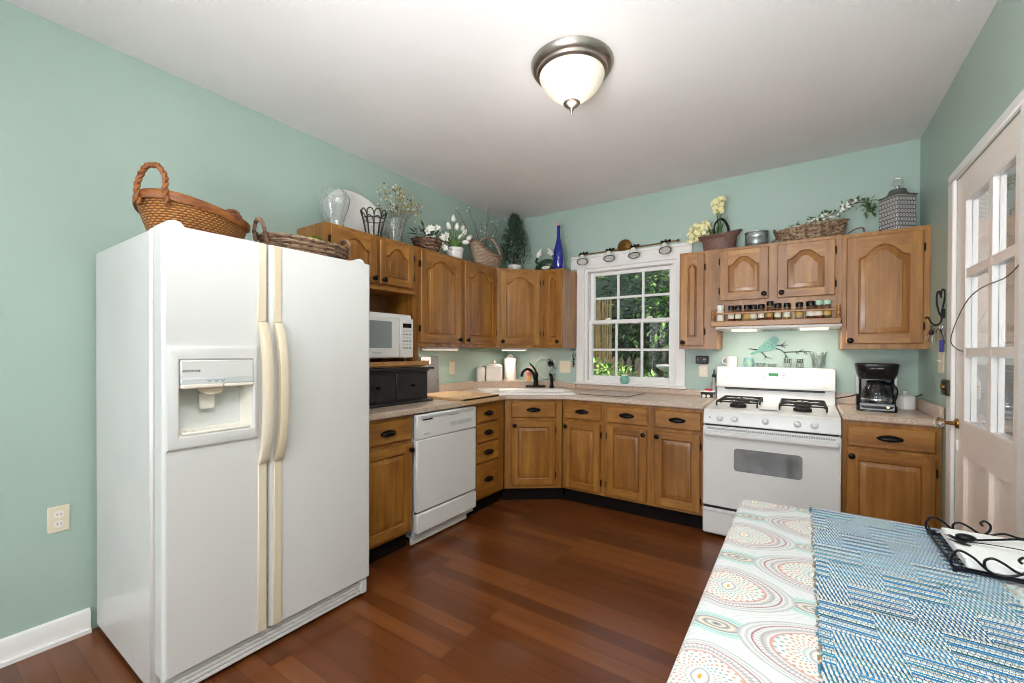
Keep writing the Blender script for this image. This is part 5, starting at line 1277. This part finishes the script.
def clothmat():
    t = NT('printed_tablecloth'); sp = t.n('SeparateXYZ', inp={0: t.n('TexCoord').outputs['Object']})
    wob = t.noise(t.coord(), 60, 2)
    x = t.math('ADD', sp.outputs[0], t.math('MULTIPLY', t.math('SUBTRACT', wob, .5), .006)); y = sp.outputs[1]
    U = t.math('DIVIDE', t.math('SUBTRACT', x, 2.553), .325); V = t.math('DIVIDE', t.math('ADD', y, 2.476), .325)
    def cell(ou, ov):
        u = t.math('MULTIPLY', t.math('SUBTRACT', t.math('FRACT', t.math('ADD', U, ou+.5)), .5), .325)
        v = t.math('MULTIPLY', t.math('SUBTRACT', t.math('FRACT', t.math('ADD', V, ov+.5)), .5), .325)
        return u, v
    def dist(u, v, a, b, pu, pv):
        return t.math('ADD', t.math('POWER', t.math('DIVIDE', t.math('ABSOLUTE', u), a), pu), t.math('POWER', t.math('DIVIDE', t.math('ABSOLUTE', v), b), pv))
    uA, vA = cell(0, 0); uB, vB = cell(.5, .5)
    dA = dist(uA, vA, .128, .100, 1.35, 1.9); dB = dist(uB, vB, .128, .100, 1.35, 1.9)
    d = t.math('MINIMUM', dA, dB); sel = t.math('LESS_THAN', dA, dB)
    def pick(a, b): return t.n('Mix', data_type='FLOAT', inp={0: sel, 2: b, 3: a}).outputs[0]
    ang_ = t.math('ARCTAN2', pick(vA, vB), pick(uA, uB)); 
    uC, vC = cell(.0, .5); uD, vD = cell(.5, .0)
    e = t.math('MINIMUM', dist(uC, vC, .075, .036, 2, 2), dist(uD, vD, .075, .036, 2, 2))
    W_ = 'd6d5d3'
    # d is roughly squared radius
    base = t.ramp(d, [(0, 'e09a3c'), (.006, 'e09a3c'), (.01, 'f6ecd8'), (.03, W_), (.05, '9c9c98'), (.06, W_), (.09, 'c8ccc6'), (.11, W_), (.30, 'd8d3cc'), (.42, W_), (.47, 'c07f76'), (.50, W_), (.60, 'a8a2a0'), (.63, W_), (.70, W_), (.735, '8f3f46'), (.765, W_), (.84, 'b4b4b2'), (.88, W_), (.97, 'a9acaa'), (1.0, W_)])
    dash = t.math('SINE', t.math('MULTIPLY', ang_, 26.0)); ring = t.math('SINE', t.math('MULTIPLY', t.math('SQRT', d), 46.0))
    mk = t.math('GREATER_THAN', t.math('MULTIPLY', dash, ring), .42)
    zone = t.math('MULTIPLY', t.math('GREATER_THAN', d, .085), t.math('LESS_THAN', d, .45))
    nz = t.noise(t.coord(), 45, 1)
    motif = t.ramp(nz, [(.36, '5f9c92'), (.44, '93a39c'), (.5, 'd08a34'), (.56, 'c0684c'), (.64, 'a39c88')], 'CONSTANT')
    c = t.mix(t.math('MULTIPLY', t.math('MULTIPLY', mk, zone), .8), base, motif)
    dash2 = t.math('SINE', t.math('MULTIPLY', ang_, 70.0)); z2 = t.math('MULTIPLY', t.math('GREATER_THAN', d, .52), t.math('LESS_THAN', d, .72))
    c = t.mix(t.math('MULTIPLY', t.math('MULTIPLY', t.math('GREATER_THAN', dash2, .3), z2), .5), c, '9c9094')
    # hatching between medallions
    hs = t.math('SINE', t.math('MULTIPLY', t.math('SQRT', d), 95.0)); outz = t.math('GREATER_THAN', d, 1.02)
    c = t.mix(t.math('MULTIPLY', t.math('MULTIPLY', t.math('GREATER_THAN', hs, .55), outz), .45), c, 'b4bcc2')
    cc = t.ramp(e, [(0, '6a6a66'), (.03, 'd8d4ce'), (.07, '80807a'), (.14, 'dcd0c4'), (.30, '84827c'), (.36, 'c6d4d0'), (.55, '86b4ac'), (.62, 'c8d6d3'), (.8, '98c0ba'), (.9, 'c8d2d0'), (1, W_)])
    c = t.mix(t.math('MULTIPLY', t.math('LESS_THAN', e, 1.0), t.math('GREATER_THAN', d, .98)), c, cc)
    t.l(c, t.b.inputs['Base Color']); t.b.inputs['Roughness'].default_value = .7
    t.b.inputs['Sheen Weight'].default_value = .1
    t.bump(t.noise(t.coord(), 500, 2), .1, .002); return t.m
# cloth: top sheet with rounded edge and hanging sides with soft folds
m = MB(); n = 44; prof = [(-.03, .0), (-.012, 0.0), (0, -.002), (.007, -.007), (.010, -.015), (.012, -.05), (.016, -.12), (.02, -.20), (.022, -.26)]
cx, cy = (tx0+tx1)/2, (ty0+ty1)/2
per = []
base_ = rr(tx0-cx, tx1-cx, ty0-cy, ty1-cy, .035, 6)
k0 = len(base_)
for i in range(k0):
    a, b = Vector(base_[i]), Vector(base_[(i+1) % k0]); L_ = (b-a).length; q = max(1, int(L_/.03))
    for j in range(q): per.append(a.lerp(b, j/q))
k = len(per); vs = []
for o_, dz in prof:
    for i, p in enumerate(per):
        t0 = (per[(i+1) % k]-per[i-1]).normalized(); nrm = Vector((t0.y, -t0.x))
        f_ = .012*sin(i*.55)*max(0, (-dz-.03)/.2); q = p+nrm*(o_+f_)
        vs.append((cx+q.x, cy+q.y, TZ+.001+dz))
fs = [(l*k+i, l*k+(i+1) % k, l*k+k+(i+1) % k, l*k+k+i) for l in range(len(prof)-1) for i in range(k)]+[tuple(range(k))]
m.add(vs, fs); cl = m.build('tablecloth', clothmat(), ang=80)
tag(cl, 'white tablecloth printed with faded red and teal medallions', 'tablecloth')
def runmat():
    t = NT('woven_blue_runner'); sp = t.n('SeparateXYZ', inp={0: t.n('TexCoord').outputs['Object']})
    x, y = sp.outputs[0], sp.outputs[1]
    x = t.math('ADD', x, t.math('MULTIPLY', t.math('SUBTRACT', t.noise(t.coord(), 30, 1), .5), .004))
    rw = .0092; V = t.math('DIVIDE', y, rw); row = t.math('FLOOR', V); fv = t.math('FRACT', V)
    rn = t.n('TexWhiteNoise', noise_dimensions='1D', inp={'W': row}).outputs[0]
    band = t.math('FLOOR', t.math('DIVIDE', y, rw*12)); 
    bx_ = t.math('ADD', t.math('DIVIDE', x, .10), t.math('MULTIPLY', band, .31)); blk = t.math('MODULO', t.math('ADD', t.math('FLOOR', bx_), t.math('ADD', band, 2000.0)), 2.0)
    blue = t.ramp(t.math('ADD', t.math('MULTIPLY', rn, .7), t.math('MULTIPLY', t.noise(t.coord((1, 6, 1)), 14, 2), .4)), [(.2, '1d5f6e'), (.34, '15568f'), (.48, '2380b4'), (.62, '1c70a4'), (.72, '3c96c0'), (.82, '2f7f8c'), (.95, '1a5488')])
    white = t.ramp(t.noise(t.coord(), 90, 2), [(.35, 'dad5ca'), (.6, 'eeebe4')])
    # block A: slanted white stitches over blue; block B: solid blue rows with white rows between
    st_ = t.math('FRACT', t.math('ADD', t.math('DIVIDE', x, .0072), t.math('MULTIPLY', V, .28)))
    A_ = t.math('GREATER_THAN', st_, .46)
    st2 = t.math('FRACT', t.math('ADD', t.math('DIVIDE', x, .0072), t.math('MULTIPLY', row, .5)))
    B_ = t.math('MULTIPLY', t.math('GREATER_THAN', fv, .42), t.math('GREATER_THAN', st2, .14))
    f = t.n('Mix', data_type='FLOAT', inp={0: blk, 2: A_, 3: B_}).outputs[0]
    c = t.mix(f, blue, white)
    gap = t.math('LESS_THAN', fv, .12); c = t.mix(t.math('MULTIPLY', gap, .25), c, '6d6a5e')
    t.l(c, t.b.inputs['Base Color']); t.b.inputs['Roughness'].default_value = .85
    hump = t.math('SINE', t.math('MULTIPLY', fv, pi)); h2 = t.math('MULTIPLY', t.math('SINE', t.math('MULTIPLY', st_, pi)), .6)
    t.bump(t.math('ADD', hump, h2), .9, .004); return t.m
m = MB(); rx0, rx1, ry0, ry1 = 2.716, 3.066, -3.46, -2.118; z0 = TZ+.002
N = 190; vs = []; random.seed(5)
for i in range(N+1):
    y = ry1+(ry0-ry1)*i/N; j0, j1 = random.uniform(-.0025, .0025), random.uniform(-.0025, .0025); h = .0055+.001*sin(i*pi)
    h = .004+.0022*(i % 2)
    vs += [(rx0+j0, y, z0), (rx0+j0+.003, y, z0+h), ((rx0+rx1)/2, y, z0+h), (rx1+j1-.003, y, z0+h), (rx1+j1, y, z0)]
m.add(vs, [(i*5+j, i*5+j+1, i*5+6+j, i*5+5+j) for i in range(N) for j in range(4)]+[(0, 1, 2, 3, 4), (N*5, N*5+4, N*5+3, N*5+2, N*5+1)])
r = thing('table_runner', 'blue and white handwoven table runner lying on the printed tablecloth', 'table runner', (0, 0, 0))
m.build('weave', runmat(), r, smooth=False)
m = MB(); random.seed(6)
for i in range(150):
    y = ry1+(ry0-ry1)*i/150
    for x in (rx0-.001, rx1+.001):
        if random.random() < .8: m.ball((x+random.uniform(-.002, .002), y, z0+.003), random.uniform(.0018, .0030), 6, random.choice([0, 0, 1, 2]))
m.build('selvage', [plain('brown_yarn', '94856f', .9), plain('blue_yarn', '4a7f9c', .9), plain('cream_yarn', 'cfc6b2', .9)], r)
# napkin tray
r = thing('napkin_tray', 'black wrought iron scroll napkin tray standing on the blue runner', 'napkin tray', (3.106, -2.280, TZ+.0065))
g = lambda x, y, z_: (x-3.10, y+2.265, z_-.763)
m = MB(); nx0, nx1, ny0, ny1 = 2.985, 3.225, -2.425, -2.175; zb = .770
m.tube([g(nx0, ny0, zb), g(nx1, ny0, zb), g(nx1, ny1, zb), g(nx0, ny1, zb)], .003, 6, closed=True)
for i in range(9): 
    yy = ny0+(ny1-ny0)*(i+.5)/9; m.tube([g(nx0, yy, zb), g(nx1, yy, zb)], .0018, 5)
for i in range(7): 
    xx = nx0+(nx1-nx0)*(i+.5)/7; m.tube([g(xx, ny0, zb), g(xx, ny1, zb)], .0018, 5)
for x in (nx0, nx1):
    for y in (ny0, ny1): m.ball(g(x, y, .768), .005, 8)
m.build('base_grid', 'iron', r)
for y, s in ((ny1, 0), (ny0, 1)):
    m = MB(); k = 1.25
    P = [(2.999, .776), (2.992, .772), (2.986, .782), (2.99, .80), (3.008, .812), (3.028, .806), (3.045, .79), (3.055, .776), (3.068, .772), (3.085, .785), (3.10, .796), (3.112, .812), (3.104, .826), (3.093, .822), (3.094, .812)]
    Q = [(2.999+.0, .776), (2.984, .774), (2.978, .79), (2.99, .815), (3.014, .806), (3.034, .786), (3.05, .775), (3.072, .777), (3.10, .795), (3.106, .815), (3.095, .826), (3.087, .818), (3.092, .812)]
    m.tube(spline([g(a, y, b) for a, b in Q], 6), .0028, 7)
    m.tube(spline([g(a, y, b) for a, b in [(3.05, .775), (3.036, .785), (3.034, .802), (3.046, .811), (3.064, .804), (3.085, .79), (3.105, .79), (3.13, .80), (3.16, .795), (3.19, .80), (3.215, .812), (3.226, .80), (3.222, .774)]], 6), .0028, 7)
    m.build('scroll_side', 'iron', r)
m = MB(); m.tube(spline([g(nx0, ny0, .79), g(nx0-.006, -2.36, .782), g(nx0-.002, -2.30, .775), g(nx0-.006, -2.23, .782), g(nx0, ny1, .79)], 5), .0028, 6); m.build('end_scroll', 'iron', r)
r2 = tag(MB().rbox(3.006, 3.216, -2.415, -2.19, .7735, .7955, .003).build('napkin_stack', plain('white_paper', 'f3f2ef', .8)), 'stack of white paper napkins lying in the scroll iron tray', 'napkins')
r2.location = (.006, -.015, -.0015)
m = MB(); zt = .7995
m.ball((3.036, -2.278, zt+.005), .017, 16, sx=1.2, sy=.85, sz=.5)
m.tube(spline([(3.05, -2.278, zt+.001), (3.09, -2.262, zt+.006), (3.15, -2.23, zt+.010), (3.225, -2.20, zt+.004)], 5), .0028, 7)
m.tube(spline([(3.008, -2.262, zt), (3.02, -2.28, zt), (3.035, -2.298, zt), (3.07, -2.30, zt+.004), (3.14, -2.315, zt+.008), (3.225, -2.33, zt-.002)], 5), [.003]*5+[.007]*5+[.0028]*16, 7, flat=.4)
m.tube([(3.0, -2.268, zt), (3.022, -2.292, zt), (3.032, -2.30, zt)], [.002, .007, .004], 8, flat=.35); m.tube([(2.998, -2.300, zt), (3.022, -2.318, zt), (3.036, -2.322, zt)], [.002, .006, .003], 8, flat=.35)
c = m.build('utensil_weight', 'iron', None, (.006, -.015, -.0015)); tag(c, 'black iron fork and spoon weight resting on the white napkins', 'napkin weight')

# ------------------------------------------------------------------ garden outside the window
M['grass'] = mottled('shaded_grass', '2e3a1c', '55642e', 8, .9)
struct(MB().box(-6, 7, T, 14, -.36, -.30), 'ground', 'grass')
M['fencewood'] = mottled('weathered_fence', '5a4a38', '8a765c', 10, .85, stretch=(3, 3, .3))
M['bamboo'] = mottled('bamboo_cane', '5c4a28', '9a8250', 9, .7, stretch=(8, 8, .4))
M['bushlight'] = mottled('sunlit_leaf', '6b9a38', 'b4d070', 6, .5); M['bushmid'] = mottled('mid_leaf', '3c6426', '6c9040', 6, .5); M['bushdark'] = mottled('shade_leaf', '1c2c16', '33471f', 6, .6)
r = thing('picket_fence', 'weathered wooden picket fence seen low in the left half of the window', 'fence', (0, 3.1, -.3))
for k in range(17): MB().prism([(0, 0), (.085, 0), (.085, 1.42), (.042, 1.50), (0, 1.42)], 0, .02, 'Y').build('picket', 'fencewood', r, (-1.75+k*.135, 0, 0))
MB().box(-1.8, .65, .02, .06, .3, .38).box(-1.8, .65, .02, .06, 1.1, 1.18).build('rail', 'fencewood', r)
r = thing('bamboo_fence', 'tall tan bamboo screen behind the garden on the left', 'fence', (0, 4.5, -.3))
m = MB(); random.seed(71)
for k in range(70): x = -2.6+k*.03; m.cyl((x, random.uniform(-.01, .01), 0), (x+random.uniform(-.02, .02), 0, 2.6+random.uniform(-.1, .1)), .014, n=6)
m.build('cane_screen', 'bamboo', r)
MB().box(-2.6, -.5, .02, .05, 1.2, 1.26).build('rail', 'bamboo', r)
def bush(label, c, rad, n, mats, seed, ln=.11, group=None, trunk=None, cat='bush', name='leafy_bush', core=False):
    r = thing(name, label, cat, (c[0], c[1], -.3)); random.seed(seed)
    m = MB(); 
    for k in range(n):
        d = Vector((random.gauss(0, 1), random.gauss(0, 1), random.gauss(0, 1))).normalized(); q = random.random()**.4
        p = Vector((d.x*rad[0]*q, d.y*rad[1]*q, c[2]+.3+d.z*rad[2]*q))
        if p.z < .02: continue
        m.leaf(p, d+Vector((random.uniform(-.8, .8), random.uniform(-.8, .8), random.uniform(-.8, .5))), ln*random.uniform(.6, 1.3), ln*.55, random.randrange(len(mats)))
    if core: m.ball((0, 0, c[2]+.3), 1, 14, len(mats)-1, rad[0]*.86, rad[1]*.8, rad[2]*.9)
    m.build('foliage', mats, r)
    if trunk: MB().tube([(0, 0, 0), (.04, 0, trunk*.5), (0, .02, trunk)], [.09, .07, .04], 10).build('trunk', 'fencewood', r)
    return r
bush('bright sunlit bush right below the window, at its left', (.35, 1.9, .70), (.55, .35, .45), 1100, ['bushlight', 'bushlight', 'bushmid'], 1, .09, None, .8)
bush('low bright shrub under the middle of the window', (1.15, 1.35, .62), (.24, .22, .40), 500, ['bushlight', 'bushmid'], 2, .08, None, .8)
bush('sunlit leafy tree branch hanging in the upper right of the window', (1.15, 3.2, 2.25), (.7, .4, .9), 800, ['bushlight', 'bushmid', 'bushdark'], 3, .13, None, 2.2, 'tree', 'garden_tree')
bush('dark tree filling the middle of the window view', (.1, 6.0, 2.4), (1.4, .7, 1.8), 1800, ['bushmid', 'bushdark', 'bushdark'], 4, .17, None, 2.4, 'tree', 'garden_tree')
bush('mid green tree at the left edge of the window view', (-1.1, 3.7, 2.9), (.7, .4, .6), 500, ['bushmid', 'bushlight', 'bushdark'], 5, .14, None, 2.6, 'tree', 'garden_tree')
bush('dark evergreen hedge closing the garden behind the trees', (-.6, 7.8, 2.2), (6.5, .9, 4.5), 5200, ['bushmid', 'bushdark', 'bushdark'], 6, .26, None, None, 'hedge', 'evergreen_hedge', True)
bush('dark shrub behind the birdbath on the right', (1.75, 4.4, .9), (.9, .5, 1.1), 900, ['bushdark', 'bushmid'], 7, .13)
r = thing('birdbath', 'pale stone birdbath in the garden, low on the right of the window', 'birdbath', (1.28, 2.2, -.3))
M['stone'] = mottled('pale_stone', 'b5b2a8', 'd6d3c9', 12, .8)
MB().lathe([(.14, 0), (.14, .06), (.07, .12), (.055, .5), (.06, 1.2), (.09, 1.30)], (0, 0, 0), 20).build('pedestal', 'stone', r)
MB().lathe([(.09, 1.29), (.20, 1.33), (.27, 1.38), (.27, 1.40), (.2, 1.37), (.003, 1.35)], (0, 0, 0), 28).build('basin', 'stone', r)
